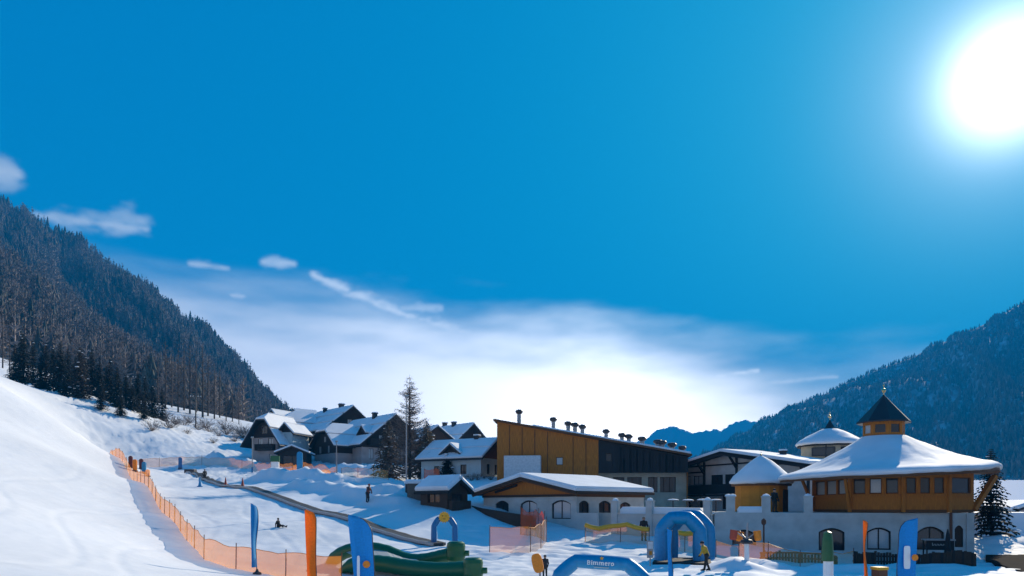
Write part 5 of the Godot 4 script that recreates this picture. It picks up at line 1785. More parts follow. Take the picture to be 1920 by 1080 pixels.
# ---------------------------------------------------------------- fences
func net_fence(called: String, label: String, path: Array, high: float, m: Material, pole_every: float, sag := 0.12, top_tube := false, lift := 0.0) -> void:
	var o := thing(called, Vector3.ZERO, 0.0, label, "fence")
	var pts := PackedVector2Array()
	var total := 0.0
	for i in path.size() - 1:
		var a: Vector2 = path[i]
		var b: Vector2 = path[i + 1]
		var n := maxi(int(a.distance_to(b) / 0.5), 1)
		for k in n:
			pts.append(a.lerp(b, float(k) / n))
		total += a.distance_to(b)
	pts.append(path[-1])
	var net := MB.new()
	var tops := []
	rng.seed = int(total * 10.0)
	var run := 0.0
	var prev_lo := Vector3.ZERO
	var prev_hi := Vector3.ZERO
	var prev_mid := Vector3.ZERO
	for i in pts.size():
		if i > 0:
			run += pts[i].distance_to(pts[i - 1])
		var t: Vector2 = (pts[mini(i + 1, pts.size() - 1)] - pts[maxi(i - 1, 0)]).normalized()
		var side := Vector3(-t.y, 0, t.x)
		var g := ground(pts[i].x, pts[i].y) + lift
		var ph := fmod(run, pole_every) / pole_every
		var hi_y := high - sag * sin(PI * ph) + rng.randf_range(-0.02, 0.02)
		var base := Vector3(pts[i].x, g, pts[i].y)
		var low := base + Vector3(0, -0.05, 0) + side * rng.randf_range(-0.04, 0.04)
		var mid := base + Vector3(0, hi_y * 0.5, 0) + side * (0.09 * sin(run * 1.9) + rng.randf_range(-0.03, 0.03))
		var hi := base + Vector3(0, hi_y, 0) + side * 0.03 * sin(run * 2.7)
		if i > 0:
			net.quad(prev_lo, low, mid, prev_mid)
			net.quad(prev_mid, mid, hi, prev_hi)
		prev_lo = low
		prev_mid = mid
		prev_hi = hi
		tops.append(hi)
	part("net", net, m, o)
	var n := maxi(int(round(total / pole_every)), 1)
	for k in n + 1:
		var i := int(round(float(k) / n * (pts.size() - 1)))
		var p := MB.new()
		var g := ground(pts[i].x, pts[i].y) + lift
		p.tube([Vector3(pts[i].x, g - 0.4, pts[i].y), Vector3(pts[i].x + 0.02, g + high + 0.12, pts[i].y)], [0.025], 6)
		part("pole", p, M.rust, o)
	if top_tube:
		var tb := MB.new()
		tb.tube(tops, [0.17], 10)
		part("padded_rail", tb, M.yellow_paint, o)
	else:
		var rp := MB.new()
		rp.tube(tops, [0.018], 4, false)
		part("top_rope", rp, m if m == M.red_net else M.orange_paint, o)

func make_fences() -> void:
	net_fence("net_fence", "long orange safety net fence curving down between the piste and nursery area", [Vector2(-57.823, -105.0), Vector2(-52.214, -97.0), Vector2(-44.019, -85.0), Vector2(-36.973, -74.0), Vector2(-30.81, -64.0), Vector2(-26.292, -56.5), Vector2(-22.429, -50.0), Vector2(-20.064, -46.0), Vector2(-17.615, -42.0), Vector2(-15.463, -40.0), Vector2(-13.654, -39.0), Vector2(-11.244, -37.6), Vector2(-8.403, -36.0)], 1.3, M.net, 3.6)
	net_fence("net_fence", "pale orange net fence running level across the top of the nursery area", [Vector2(-58.021, -105.5), Vector2(-54.858, -109.0), Vector2(-50.649, -112.0), Vector2(-45.131, -112.5), Vector2(-39.672, -111.0), Vector2(-34.34, -107.0), Vector2(-27.309, -104.0), Vector2(-24.403, -102.0)], 1.35, M.thin_net, 6.0, 0.2)
	net_fence("net_fence", "short bright orange net fence between the sign and the blue pillar", [Vector2(-32.969, -100.0), Vector2(-28.592, -98.0), Vector2(-23.247, -96.0)], 1.3, M.net, 4.0, 0.25)
	net_fence("net_fence", "faded orange net fence on the snow bank below the dark chalets", [Vector2(-22.174, -95.0), Vector2(-18.315, -93.0), Vector2(-15.399, -91.0)], 1.25, M.thin_net, 3.0, 0.15)
	net_fence("net_fence", "see through pink net fence turning a corner on the square", [Vector2(-1.486, -48.5), Vector2(-0.175, -48.0), Vector2(1.042, -47.6), Vector2(1.896, -50.0), Vector2(2.474, -53.0)], 1.75, M.thin_net, 2.4, 0.15)
	net_fence("net_fence", "upright bright red orange net before the restaurant", [Vector2(0.659, -56.5), Vector2(1.634, -56.0), Vector2(2.107, -54.5), Vector2(2.341, -53.5)], 2.1, M.red_net, 1.6, 0.3)
	net_fence("net_fence", "net fence with a thick yellow padded top rail below the terrace wall", [Vector2(5.346, -53.5), Vector2(7.345, -53.0), Vector2(9.654, -51.5)], 1.25, M.thin_net, 3.0, 0.16, true)
	net_fence("net_fence", "net fence with a yellow padded top rail behind the blue tunnel", [Vector2(9.965, -49.5), Vector2(12.053, -48.6), Vector2(13.164, -48.0)], 1.3, M.thin_net, 2.2, 0.12, true)
	net_fence("net_fence", "loose pink net fence between the blue tunnel and the carousel", [Vector2(12.956, -46.5), Vector2(13.756, -46.0), Vector2(14.346, -44.5)], 1.1, M.thin_net, 1.8, 0.25)
	net_fence("net_fence", "net fence in the pavilion's shade right of the carousel", [Vector2(13.485, -43.5), Vector2(15.055, -43.0), Vector2(16.779, -42.6), Vector2(18.468, -42.2), Vector2(19.606, -42.0)], 1.0, M.thin_net, 1.7, 0.08)
	net_fence("net_fence", "dark red net scrap at the foot of the tall larch", [Vector2(-11.072, -92.0), Vector2(-9.823, -91.0), Vector2(-8.928, -90.0)], 1.5, M.red_net, 2.0, 0.3)
	# brown palisades before the pavilion
	for q in [["brown palisade fence below the terrace right of the carousel", [Vector2(15.873, -46.8), Vector2(17.523, -46.2), Vector2(19.376, -45.8), Vector2(20.244, -45.5)], 0.55], ["brown palisade fence curving round the pavilion's corner", [Vector2(21.1, -45.2), Vector2(21.724, -43.8), Vector2(23.535, -44.2), Vector2(24.578, -43.2), Vector2(25.548, -42.2), Vector2(26.335, -41.5)], 0.8]]:
		var o := thing("palisade_fence", Vector3.ZERO, 0.0, q[0], "fence")
		var path: Array = q[1]
		var total := 0.0
		for i in path.size() - 1:
			total += (path[i] as Vector2).distance_to(path[i + 1])
		var n := int(total / 0.155)
		rng.seed = n
		for k in n:
			var f := (k + 0.5) / n * (path.size() - 1)
			var i := mini(int(f), path.size() - 2)
			var p: Vector2 = (path[i] as Vector2).lerp(path[i + 1], f - i)
			var d: Vector2 = ((path[i + 1] as Vector2) - path[i]).normalized()
			var g := ground(p.x, p.y)
			var h: float = q[2] + rng.randf_range(-0.06, 0.06)
			var b := MB.new()
			var bs := Basis(Vector3(d.x, 0, d.y), Vector3.UP, Vector3(d.x, 0, d.y).cross(Vector3.UP))
			b.box(Vector3(p.x, g + h * 0.5 - 0.15, p.y), Vector3(0.14, h + 0.3, 0.05), bs)
			part("stake", b, M.brown_wood if k % 4 else M.timber, o)
		for y in [0.22, 0.55]:
			var r := MB.new()
			for i in path.size() - 1:
				var a: Vector2 = path[i]
				var c: Vector2 = path[i + 1]
				r.beam(Vector3(a.x, ground(a.x, a.y) + y, a.y - 0.06), Vector3(c.x, ground(c.x, c.y) + y, c.y - 0.06), 0.05, 0.1)
			part("rail", r, M.brown_wood, o)

# ---------------------------------------------------------------- flags
func feather(label: String, at: Vector2, top: float, w: float, cloth_len: float, turn: float, mirror: bool, m: Material, tilt := 0.0, prints := 0) -> void:
	var g := ground(at.x, at.y)
	var o := thing("feather_flag", Vector3(at.x, g, at.y), turn, label, "flag", "")
	var h := top - g
	var sx := -1.0 if mirror else 1.0
	var y0 := h - cloth_len
	var rise := minf(w * 0.85, cloth_len * 0.3)
	# the pole runs up the outer edge and bends over the top
	var outer := func(y: float) -> float:
		if y < h - rise:
			return w
		var k := (y - (h - rise)) / rise
		return w * sqrt(maxf(1.0 - k * k, 0.0))
	var inner := func(y: float) -> float:
		return w * 0.16 * smoothstep(0.0, 1.0, (h - y) / cloth_len)
	var c := MB.new()
	var rows := 22
	var place := func(x: float, y: float) -> Vector3:
		return Vector3(sx * x + tilt * y, y, 0.07 * sin(y * 2.3 + x * 3.0) * x / maxf(w, 0.1) + (0.05 * sin(x * 9.0)))
	for i in rows:
		var ya := lerpf(y0, h - 0.002, pow(float(i) / rows, 0.8))
		var yb := lerpf(y0, h - 0.002, pow(float(i + 1) / rows, 0.8))
		for k in 5:
			var a0: float = lerpf(inner.call(ya), outer.call(ya), k / 5.0)
			var a1: float = lerpf(inner.call(ya), outer.call(ya), (k + 1) / 5.0)
			var b0: float = lerpf(inner.call(yb), outer.call(yb), k / 5.0)
			var b1: float = lerpf(inner.call(yb), outer.call(yb), (k + 1) / 5.0)
			if mirror:
				c.quad(place.call(a1, ya), place.call(a0, ya), place.call(b0, yb), place.call(b1, yb))
			else:
				c.quad(place.call(a0, ya), place.call(a1, ya), place.call(b1, yb), place.call(b0, yb))
	part("cloth", c, m, o)
	var pp := [Vector3(sx * w + tilt * -0.3, -0.3, 0)]
	for i in 12:
		var y := lerpf(0.4, h, pow((i + 1) / 12.0, 0.7))
		pp.append(place.call(outer.call(y), y))
	var p := MB.new()
	p.tube(pp, [0.025, 0.022, 0.016], 6)
	part("pole", p, M.dark_steel, o)
	var b := MB.new()
	b.lathe(Vector3(sx * w, -0.05, 0), [Vector2(0.22, 0), Vector2(0.22, 0.1), Vector2(0.1, 0.16), Vector2(0.04, 0.3)], 10)
	part("base", b, M.dark_steel, o)
	if prints > 0:
		var wp := MB.new()
		var pr := [[0.36, 0.72, 0.05, 0.42], [0.4, 0.9, 0.12, 0.12]] if prints == 1 else [[0.52, 0.56, 0.13, 0.46]]
		for q in pr:
			var y: float = h - q[1] * cloth_len
			var poly := PackedVector2Array()
			for k in 20:
				var t := TAU * k / 20
				poly.append(Vector2(signf(cos(t)) * pow(absf(cos(t)), 0.35) * q[2], signf(sin(t)) * pow(absf(sin(t)), 0.35) * q[3]))
			wp.prism(poly, place.call(w * q[0], y) + Vector3(0, 0, 0.06), Vector3.RIGHT, Vector3.UP, 0.012)
		part("white_print", wp, M.white_paint, o)
		var op := MB.new()
		var poly2 := PackedVector2Array()
		for k in 16:
			poly2.append(Vector2(cos(TAU * k / 16), sin(TAU * k / 16)) * 0.13)
		op.prism(poly2, place.call(w * (0.68 if prints == 1 else 0.22), h - (0.68 if prints == 1 else 0.56) * cloth_len) + Vector3(0, 0, 0.075), Vector3.RIGHT, Vector3.UP, 0.012)
		part("orange_print", op, M.orange_paint, o)

func make_flags() -> void:
	feather("blue feather flag with white and orange print beside the green inflatable", Vector2(-5.708, -26.0), 3.116, 0.86, 2.6, 0.0, false, M.flag_blue, -0.04, 1)
	feather("narrow blue feather flag turned edge on at the net fence", Vector2(-13.493, -37.6), 3.565, 0.5, 3.3, 62.0, false, M.flag_blue, 0.02)
	feather("plain orange feather flag turned edge on left of the blue feather flag", Vector2(-7.904, -28.0), 3.298, 0.42, 3.1, 25.0, false, M.flag_orange, -0.01)
	feather("blue feather flag with white and orange print in front of the pavilion", Vector2(16.097, -29.0), 2.956, 0.82, 2.8, 0.0, true, M.flag_blue, 0.0, 2)
	feather("thin orange feather flag in front of the pavilion windows", Vector2(14.878, -31.0), 2.835, 0.3, 2.5, 40.0, false, M.flag_orange, 0.0)
	feather("slim blue feather flag standing before the blue tunnel", Vector2(6.58, -31.0), 2.496, 0.26, 2.4, 30.0, false, M.flag_blue, 0.0)

# ---------------------------------------------------------------- inflatables
func arch_tube(parent: Node, called: String, pts: Array, r: float, m: Material) -> MeshInstance3D:
	# segments meet in mitred welds, each segment slightly fuller in its middle
	var p := []
	var rr := []
	for i in pts.size() - 1:
		for k in 6:
			p.append((pts[i] as Vector3).lerp(pts[i + 1], k / 6.0))
			rr.append(r * (0.93 + 0.09 * sin(PI * k / 6.0)))
	p.append(pts[-1])
	rr.append(r * 0.93)
	var b := MB.new()
	b.tube(p, rr, 18)
	return part(called, b, m, parent)

func make_inflatables() -> void:
	# lettered arch at the near edge of the square
	var o := thing("lettered_arch", Vector3(3.129, -0.25, -26.0), -4.0, "low blue inflatable arch with white lettering and green feet", "inflatable arch")
	var tube_r := 0.26
	arch_tube(o, "tube", [Vector3(-1.45, 0.95, 0), Vector3(-1.45, 1.22, 0), Vector3(-0.85, 1.72, 0), Vector3(0.95, 1.62, 0), Vector3(1.55, 1.1, 0), Vector3(1.6, 0.9, 0)], tube_r, M.blue_vinyl)
	arch_tube(o, "foot", [Vector3(-1.5, -0.1, 0), Vector3(-1.45, 0.96, 0)], tube_r * 1.03, M.green_vinyl)
	arch_tube(o, "foot", [Vector3(1.68, -0.1, 0), Vector3(1.6, 0.92, 0)], tube_r * 1.03, M.green_vinyl)
	var tm := TextMesh.new()
	var fo := SystemFont.new()
	fo.font_names = PackedStringArray(["Droid Sans"])
	fo.font_weight = 700
	tm.font = fo
	tm.text = "Bimmero"
	tm.font_size = 32
	tm.pixel_size = 0.0068
	tm.depth = 0.02
	var l := hang("lettering", tm, M.white_paint, o)
	l.position = Vector3(0.0, 1.66, tube_r + 0.012)
	l.rotation_degrees.z = -3.2
	var s := MB.new()
	var star := PackedVector2Array()
	for k in 10:
		var a := TAU * k / 10 + PI / 2
		star.append(Vector2(cos(a), sin(a)) * (0.075 if k % 2 == 0 else 0.035))
	s.prism(star, Vector3(0.05, 1.83, tube_r * 0.85), Vector3.RIGHT, Vector3.UP, 0.03)
	part("star", s, M.yellow_paint, o)
	s = MB.new()
	s.prism(PackedVector2Array([Vector2(-0.25, 0), Vector2(0.3, -0.03), Vector2(0.28, -0.07), Vector2(-0.2, -0.04)]), Vector3(0, 1.54, tube_r - 0.01), Vector3.RIGHT, Vector3.UP, 0.02)
	part("underline", s, M.pale_wall, o)
	# small arch with a sun badge
	o = thing("sun_arch", on(Vector2(-4.724, -51.0)), 4.0, "small blue inflatable arch with an orange sun badge on top", "inflatable arch")
	arch_tube(o, "tube", [Vector3(-0.72, -0.15, 0), Vector3(-0.72, 1.35, 0), Vector3(-0.42, 1.85, 0), Vector3(0.42, 1.85, 0), Vector3(0.74, 1.35, 0), Vector3(0.76, -0.15, 0)], 0.2, M.blue_dark)
	var badge := MB.new()
	var rays := PackedVector2Array()
	for k in 28:
		var a := TAU * k / 28
		rays.append(Vector2(cos(a), sin(a)) * (0.42 if k % 2 == 0 else 0.33))
	badge.prism(rays, Vector3(0.0, 1.98, 0.16), Vector3.RIGHT, Vector3.UP, 0.08)
	var bo := part("sun_badge", badge, M.yellow_paint, o)
	badge = MB.new()
	for q in [Vector2(-0.12, 0.08), Vector2(0.12, 0.08)]:
		badge.lathe(Vector3(q.x, 1.98 + q.y, 0.25), [Vector2(0.0, -0.04), Vector2(0.045, 0.0), Vector2(0.0, 0.04)], 8)
	badge.box(Vector3(0, 1.86, 0.245), Vector3(0.2, 0.035, 0.02))
	part("markings", badge, M.brown_wood, bo)
	# tunnel of two frames
	o = thing("inflatable_tunnel", Vector3(10.142, -0.05, -44.0), -14.0, "blue inflatable tunnel of two angular arches standing on a black mat", "inflatable tunnel")
	var fr := [Vector3(-1.14, 0, 0), Vector3(-1.14, 2.05, 0), Vector3(-0.52, 2.78, 0), Vector3(0.45, 2.78, 0), Vector3(1.12, 2.05, 0), Vector3(1.14, 0, 0)]
	arch_tube(o, "front_frame", fr, 0.42, M.blue_vinyl)
	var bk := []
	for q in fr:
		bk.append(q + Vector3(0.55, 0.06, -2.4))
	arch_tube(o, "rear_frame", bk, 0.42, M.blue_vinyl)
	for q in [[-0.35, 2.9], [0.3, 2.9]]:
		var c := MB.new()
		c.tube([Vector3(q[0], q[1], -0.1), Vector3(q[0] + 0.25, q[1] + 0.04, -1.9)], [0.16], 10)
		part("cross_tube", c, M.blue_dark, o)
	var cv := MB.new()
	cv.quad(Vector3(-1.2, 2.2, -0.1), Vector3(-1.2, 0.1, -0.1), Vector3(-0.95, 0.1, -1.95), Vector3(-0.95, 2.2, -1.95))
	cv.quad(Vector3(-1.2, 2.2, -0.1), Vector3(-0.95, 2.2, -1.95), Vector3(-0.4, 2.88, -1.95), Vector3(-0.62, 2.84, -0.1))
	part("side_cover", cv, M.black_cloth, o)
	var mt := MB.new()
	mt.box(Vector3(0.1, 0.06, -0.2), Vector3(3.3, 0.34, 4.6))
	part("mat", mt, M.black_cloth, o)
	# green two-lane slide
	o = thing("inflatable_slide", Vector3.ZERO, 0.0, "green inflatable snow slide with two curved tubes ending in upright drums", "inflatable slide")
	var a := [Vector3(-10.883, -0.081, -43.0), Vector3(-10.552, 0.216, -42.8), Vector3(-9.742, 0.74, -42.4), Vector3(-8.578, 1.011, -42.0), Vector3(-7.204, 0.857, -41.5), Vector3(-5.981, 0.439, -41.0), Vector3(-4.862, 0.424, -40.4), Vector3(-3.322, 0.8, -39.6)]
	var b := [Vector3(-9.22, -0.115, -39.5), Vector3(-8.743, 0.161, -39.3), Vector3(-7.641, 0.4, -38.8), Vector3(-6.582, 0.375, -38.4), Vector3(-5.543, 0.24, -38.0), Vector3(-3.778, 0.161, -37.0), Vector3(-2.06, 0.284, -36.2)]
	for q in [[a, 0.4], [b, 0.44]]:
		var cur := Curve3D.new()
		for i in q[0].size():
			var tn: Vector3 = (q[0][mini(i + 1, q[0].size() - 1)] - q[0][maxi(i - 1, 0)]) * 0.16
			cur.add_point(q[0][i], -tn, tn)
		var pts: Array = Array(cur.tessellate_even_length(5, 0.25))
		var rr := []
		for i in pts.size():
			rr.append(q[1] * (0.45 + 0.55 * smoothstep(0.0, 5.0, i)) * (1.0 + 0.02 * sin(i * 1.7)))
		var t := MB.new()
		t.tube(pts, rr, 16)
		part("tube", t, M.green_vinyl, o)
	for q in [[Vector3(-3.018, 1.043, -39.4), 0.47, 1.0], [Vector3(-1.917, 0.407, -36.0), 0.46, 1.0]]:
		var d := MB.new()
		var p: Vector3 = q[0]
		d.lathe(p + Vector3(0, -0.62, 0), [Vector2(q[1] * 0.8, -0.02), Vector2(q[1] * 1.0, 0.1), Vector2(q[1] * 1.08, 0.3), Vector2(q[1] * 1.04, 0.6), Vector2(q[1] * 1.08, 0.85), Vector2(q[1] * 1.0, 1.02), Vector2(q[1] * 0.75, 1.1), Vector2(q[1] * 0.4, 1.08), Vector2(0, 1.06)], 20)
		var dr := part("drum", d, M.green_vinyl, o)
		var v := MB.new()
		v.tube([p + Vector3(q[1] * 0.8, -0.15, 0), p + Vector3(q[1] + 0.24, -0.15, 0.02)], [0.17, 0.15], 10)
		part("valve", v, M.green_vinyl, dr)
	var sh := MB.new()
	for i in 12:
		var f0 := 0.28 + 0.5 * i / 12.0
		var f1 := 0.28 + 0.5 * (i + 1) / 12.0
		sh.quad(along(b, f0) + Vector3(0, 0.25, 0), along(b, f1) + Vector3(0, 0.25, 0), along(a, f1) + Vector3(0, 0.1, 0), along(a, f0) + Vector3(0, 0.1, 0))
	part("slide_sheet", sh, M.grey_vinyl, o)

# ---------------------------------------------------------------- small things on the snow
func make_props() -> void:
	# conveyor lift
	var o := thing("conveyor_lift", Vector3.ZERO, 0.0, "dark conveyor lift running straight up the nursery slope", "conveyor lift")
	var a := Vector2(-45.894, -104.0)
	var b := Vector2(-5.083, -50.5)
	var n := 70
	var belt := MB.new()
	var rails := [MB.new(), MB.new()]
	var d := (b - a).normalized()
	var s := Vector3(-d.y, 0, d.x)
	for i in n:
		var p := on(a.lerp(b, float(i) / n)) + Vector3(0, 0.16, 0)
		var q := on(a.lerp(b, float(i + 1) / n)) + Vector3(0, 0.16, 0)
		belt.beam(p, q, 0.75, 0.12)
		for k in 2:
			var e: Vector3 = s * (0.5 if k == 0 else -0.5)
			rails[k].beam(p + e + Vector3(0, -0.02, 0), q + e + Vector3(0, -0.02, 0), 0.22, 0.2)
	part("belt", belt, M.belt, o)
	for k in 2:
		part("side_rail", rails[k], M.steel if k == 0 else M.grey_wood, o)
	var cb := MB.new()
	cb.box(on(a) + Vector3(0, 0.4, -0.4), Vector3(1.4, 0.7, 1.0))
	part("drive_housing", cb, M.dark_steel, o)
	# cones
	var gc := "training cones on the nursery slope"
	for q in [[Vector2(-38.403, -90.0), M.blue_vinyl, "blue training cone standing alone on the nursery slope"], [Vector2(-35.252, -90.0), M.red_paint, "red training cone between the blue cone and the other red cone"], [Vector2(-31.678, -86.0), M.red_paint, "red training cone beside the conveyor lift, farther from the blue cone"]]:
		var c := thing("training_cone", on(q[0]), 20.0, q[2], "cone", gc)
		var m := MB.new()
		m.lathe(Vector3(0, 0.05, 0), [Vector2(0.24, 0), Vector2(0.15, 0.4), Vector2(0.06, 0.95), Vector2(0.04, 1.1), Vector2(0, 1.12)], 14)
		part("cone", m, q[1], c)
		m = MB.new()
		m.box(Vector3(0, 0.02, 0), Vector3(0.62, 0.1, 0.62))
		part("foot", m, q[1], c)
	# standing pads by the upper end of the net
	for q in [[Vector2(-47.98, -92.0), M.maroon, "maroon upright pad beside the orange one at the net fence", 1.5], [Vector2(-46.927, -91.0), M.orange_paint, "orange upright pad at the upper net fence", 1.5], [Vector2(-47.651, -94.0), M.maroon, "maroon upright pad touching the blue pad", 1.4], [Vector2(-46.302, -92.0), M.blue_vinyl, "blue upright pad near the upper net fence", 1.5], [Vector2(-45.334, -91.0), M.net, "pale orange translucent pad right of the blue pad", 0.9], [Vector2(-49.451, -109.0), M.blue_dark, "dark blue padded post at the top of the conveyor lift", 1.7], [Vector2(-28.159, -97.0), M.blue_vinyl, "tall blue padded pillar in front of the dark garage", 3.2]]:
		var c := thing("upright_pad", on(q[0]), 8.0, q[2], "pad")
		var m := MB.new()
		var w := 0.24 if q[3] < 3.0 else 0.37
		var poly := PackedVector2Array([Vector2(-w, -0.2), Vector2(w, -0.2), Vector2(w, q[3] - w)])
		for k in 7:
			var t := PI * (k + 1) / 8.0
			poly.append(Vector2(cos(t) * w, q[3] - w + sin(t) * w * 0.9))
		poly.append(Vector2(-w, q[3] - w))
		m.prism(poly, Vector3(0, 0, -0.12), Vector3.RIGHT, Vector3.UP, 0.24)
		part("padding", m, q[1], c)
		m = MB.new()
		m.box(Vector3(0, 0.02, 0), Vector3(w * 2.3, 0.12, 0.5))
		part("foot", m, M.dark_steel, c)
	# banded sign column
	var sg := thing("sign_column", on(Vector2(-31.899, -98.5)), 10.0, "square sign column banded green, white and orange behind the net fence", "sign")
	var y := -0.1
	for q in [[0.95, M.orange_paint, "lower_band", 0.56], [1.3, M.white_paint, "middle_band", 0.5], [0.8, M.green_vinyl, "upper_band", 0.56]]:
		var m := MB.new()
		m.box(Vector3(0, y + q[0] * 0.5, 0), Vector3(q[3] * 2.0, q[0] - 0.004, q[3] * 1.2))
		part(q[2], m, q[1], sg)
		y += q[0]
	# poles
	for q in [[Vector2(-73.534, -141.0), 7.2, "utility pole with two crossbars at the edge of the dark spruces", true], [Vector2(-63.15, -146.0), 6.2, "utility pole with two crossbars on the bank below the larches", true], [Vector2(-38.363, -108.0), 5.2, "thin lamp post with a dark foot left of the chalets", false], [Vector2(-23.277, -97.0), 5.0, "thin lamp post in front of the chalet with the dormer", false], [Vector2(-10.398, -72.0), 9.4, "tall slim floodlight mast in front of the bare larch", false]]:
		var c := thing("utility_pole" if q[3] else "lamp_post", on(q[0]), 12.0, q[2], "pole")
		var m := MB.new()
		m.tube([Vector3(0, -0.5, 0), Vector3(0, q[1], 0)], [0.15 if q[3] else 0.075, 0.11 if q[3] else 0.05], 8)
		part("pole", m, M.grey_wood if q[3] else M.steel, c)
		if q[3]:
			for k in 2:
				m = MB.new()
				m.box(Vector3(0.0 if k == 0 else 0.12, q[1] - 0.15 - 0.5 * k, 0.13), Vector3(2.2 if k == 0 else 1.3, 0.14, 0.12))
				part("crossbar", m, M.grey_wood, c)
			for x in [-0.95, -0.45, 0.45, 0.95]:
				m = MB.new()
				m.lathe(Vector3(x, q[1] - 0.08, 0.13), [Vector2(0.05, 0), Vector2(0.07, 0.08), Vector2(0.04, 0.2), Vector2(0, 0.22)], 8)
				part("insulator", m, M.white_paint, c)
		else:
			m = MB.new()
			m.box(Vector3(0.0, q[1] + 0.05, 0.12), Vector3(0.34, 0.14, 0.5), Basis(Vector3.RIGHT, 0.3))
			part("lamp_head", m, M.steel, c)
			m = MB.new()
			m.tube([Vector3(0, -0.2, 0), Vector3(0, 0.9, 0)], [0.12], 8)
			part("foot", m, M.blue_dark if q[1] < 9.0 else M.dark_steel, c)
	# paddle-shaped padded board
	var pd := thing("padded_paddle", on(Vector2(1.204, -33.0)), -8.0, "tilted orange padded paddle on a grey stake", "padded board")
	var m2 := MB.new()
	var poly3 := PackedVector2Array()
	for k in 24:
		var t := TAU * k / 24
		poly3.append(Vector2(signf(cos(t)) * pow(absf(cos(t)), 0.6) * 0.24, signf(sin(t)) * pow(absf(sin(t)), 0.7) * 0.44))
	m2.xf = Transform3D(Basis(Vector3.BACK, 0.22), Vector3(-0.05, 0.849 - ground(1.204, -33.0), 0))
	m2.prism(poly3, Vector3(0, 0, -0.07), Vector3.RIGHT, Vector3.UP, 0.14)
	part("padding", m2, M.orange_paint, pd)
	m2 = MB.new()
	m2.tube([Vector3(0.1, -0.3, 0), Vector3(0.05, 0.75, 0)], [0.05], 8)
	part("stake", m2, M.steel, pd)
	# notice board
	var nb := thing("notice_board", on(Vector2(7.745, -41.0)), 6.0, "small upright notice board on a post beside the blue tunnel", "sign")
	m2 = MB.new()
	m2.tube([Vector3(0, -0.3, 0), Vector3(0, 0.5, 0)], [0.04], 8)
	part("post", m2, M.steel, nb)
	m2 = MB.new()
	m2.box(Vector3(0, 0.92, 0), Vector3(0.36, 0.95, 0.05))
	var nbo := part("board", m2, M.grey_plaster, nb)
	m2 = MB.new()
	m2.box(Vector3(0, 1.15, 0.032), Vector3(0.3, 0.4, 0.012))
	part("notice", m2, M.white_panel, nbo)
	m2 = MB.new()
	m2.box(Vector3(0.02, 0.72, 0.032), Vector3(0.16, 0.22, 0.012))
	part("picture", m2, M.orange_wall, nbo)
	# carousel
	var ca := thing("snow_carousel", on(Vector2(12.837, -40.0)), 0.0, "small snow carousel with a white post and hanging orange tubs", "carousel")
	m2 = MB.new()
	m2.tube([Vector3(0, -0.2, 0), Vector3(0, 0.95, 0)], [0.13], 12)
	part("post", m2, M.white_paint, ca)
	m2 = MB.new()
	m2.lathe(Vector3(0, 0.92, 0), [Vector2(0.3, 0), Vector2(0.36, 0.08), Vector2(0.3, 0.2), Vector2(0.1, 0.26)], 14)
	part("hub", m2, M.dark_steel, ca)
	m2 = MB.new()
	m2.tube([Vector3(0, 1.1, 0), Vector3(0.06, 2.05, 0)], [0.07, 0.04], 10)
	part("mast", m2, M.steel, ca)
	for q in [[Vector3(-0.75, 1.42, 0.1), M.red_paint], [Vector3(0.55, 1.38, 0.15), M.orange_paint], [Vector3(-0.1, 1.3, -0.9), M.orange_paint]]:
		var c: Vector3 = q[0]
		var arm := MB.new()
		arm.tube([Vector3(0, 1.15, 0), c + Vector3(0, 0.25, 0)], [0.035], 8)
		var ao := part("arm", arm, M.steel, ca)
		var tb := MB.new()
		tb.xf = Transform3D(Basis(Vector3.BACK, 0.14 * signf(c.x)), c)
		tb.lathe(Vector3(0, -0.3, 0), [Vector2(0, 0), Vector2(0.14, 0), Vector2(0.19, 0.1), Vector2(0.21, 0.55), Vector2(0.17, 0.55), Vector2(0.15, 0.2), Vector2(0, 0.12)], 16)
		part("tub", tb, q[1], ao)
	# padded lift post
	var lp := thing("padded_post", on(Vector2(13.841, -32.0)), 0.0, "round post padded green above a white sleeve in front of pavilion", "post")
	var g0 := ground(13.841, -32.0)
	m2 = MB.new()
	m2.lathe(Vector3.ZERO, [Vector2(0.21, -0.2), Vector2(0.21, 1.019 - g0)], 16)
	part("sleeve", m2, M.white_paint, lp)
	m2 = MB.new()
	m2.lathe(Vector3(-0.03, 1.019 - g0, 0), [Vector2(0.24, 0), Vector2(0.25, 0.3), Vector2(0.22, 0.9), Vector2(0.17, 1.25), Vector2(0.0, 1.33)], 16)
	part("padding", m2, M.green_vinyl, lp)
	# patterned box
	var bx := thing("patterned_box", on(Vector2(15.579, -31.0)), 14.0, "weathered rust brown box with a yellow lid beside the orange flag", "box")
	m2 = MB.new()
	m2.box(Vector3(0, 0.3, 0), Vector3(0.44, 0.8, 0.44))
	part("body", m2, M.rust, bx)
	m2 = MB.new()
	m2.box(Vector3(0, 0.76, 0), Vector3(0.5, 0.12, 0.5))
	part("lid", m2, M.yellow_paint, bx)
	# stall with black cloth
	var st := thing("drinks_stall", on(Vector2(26.129, -44.5)), -12.0, "black draped drinks stall with pale lettering against the white ground floor", "stall")
	var gy := ground(26.129, -44.5)
	for q in [[-0.9, 0.32], [-0.9, -0.32], [0.55, 0.32], [0.55, -0.32]]:
		m2 = MB.new()
		m2.box(Vector3(q[0], 1.388 * 0.5 - gy * 0.5 - 0.06, q[1]), Vector3(0.07, 1.388 - gy + 0.1, 0.07))
		part("leg", m2, M.black_wood, st)
	m2 = MB.new()
	m2.box(Vector3(-0.17, 1.388 - gy, 0), Vector3(1.65, 0.08, 0.85))
	part("counter_top", m2, M.grey_plaster, st)
	m2 = MB.new()
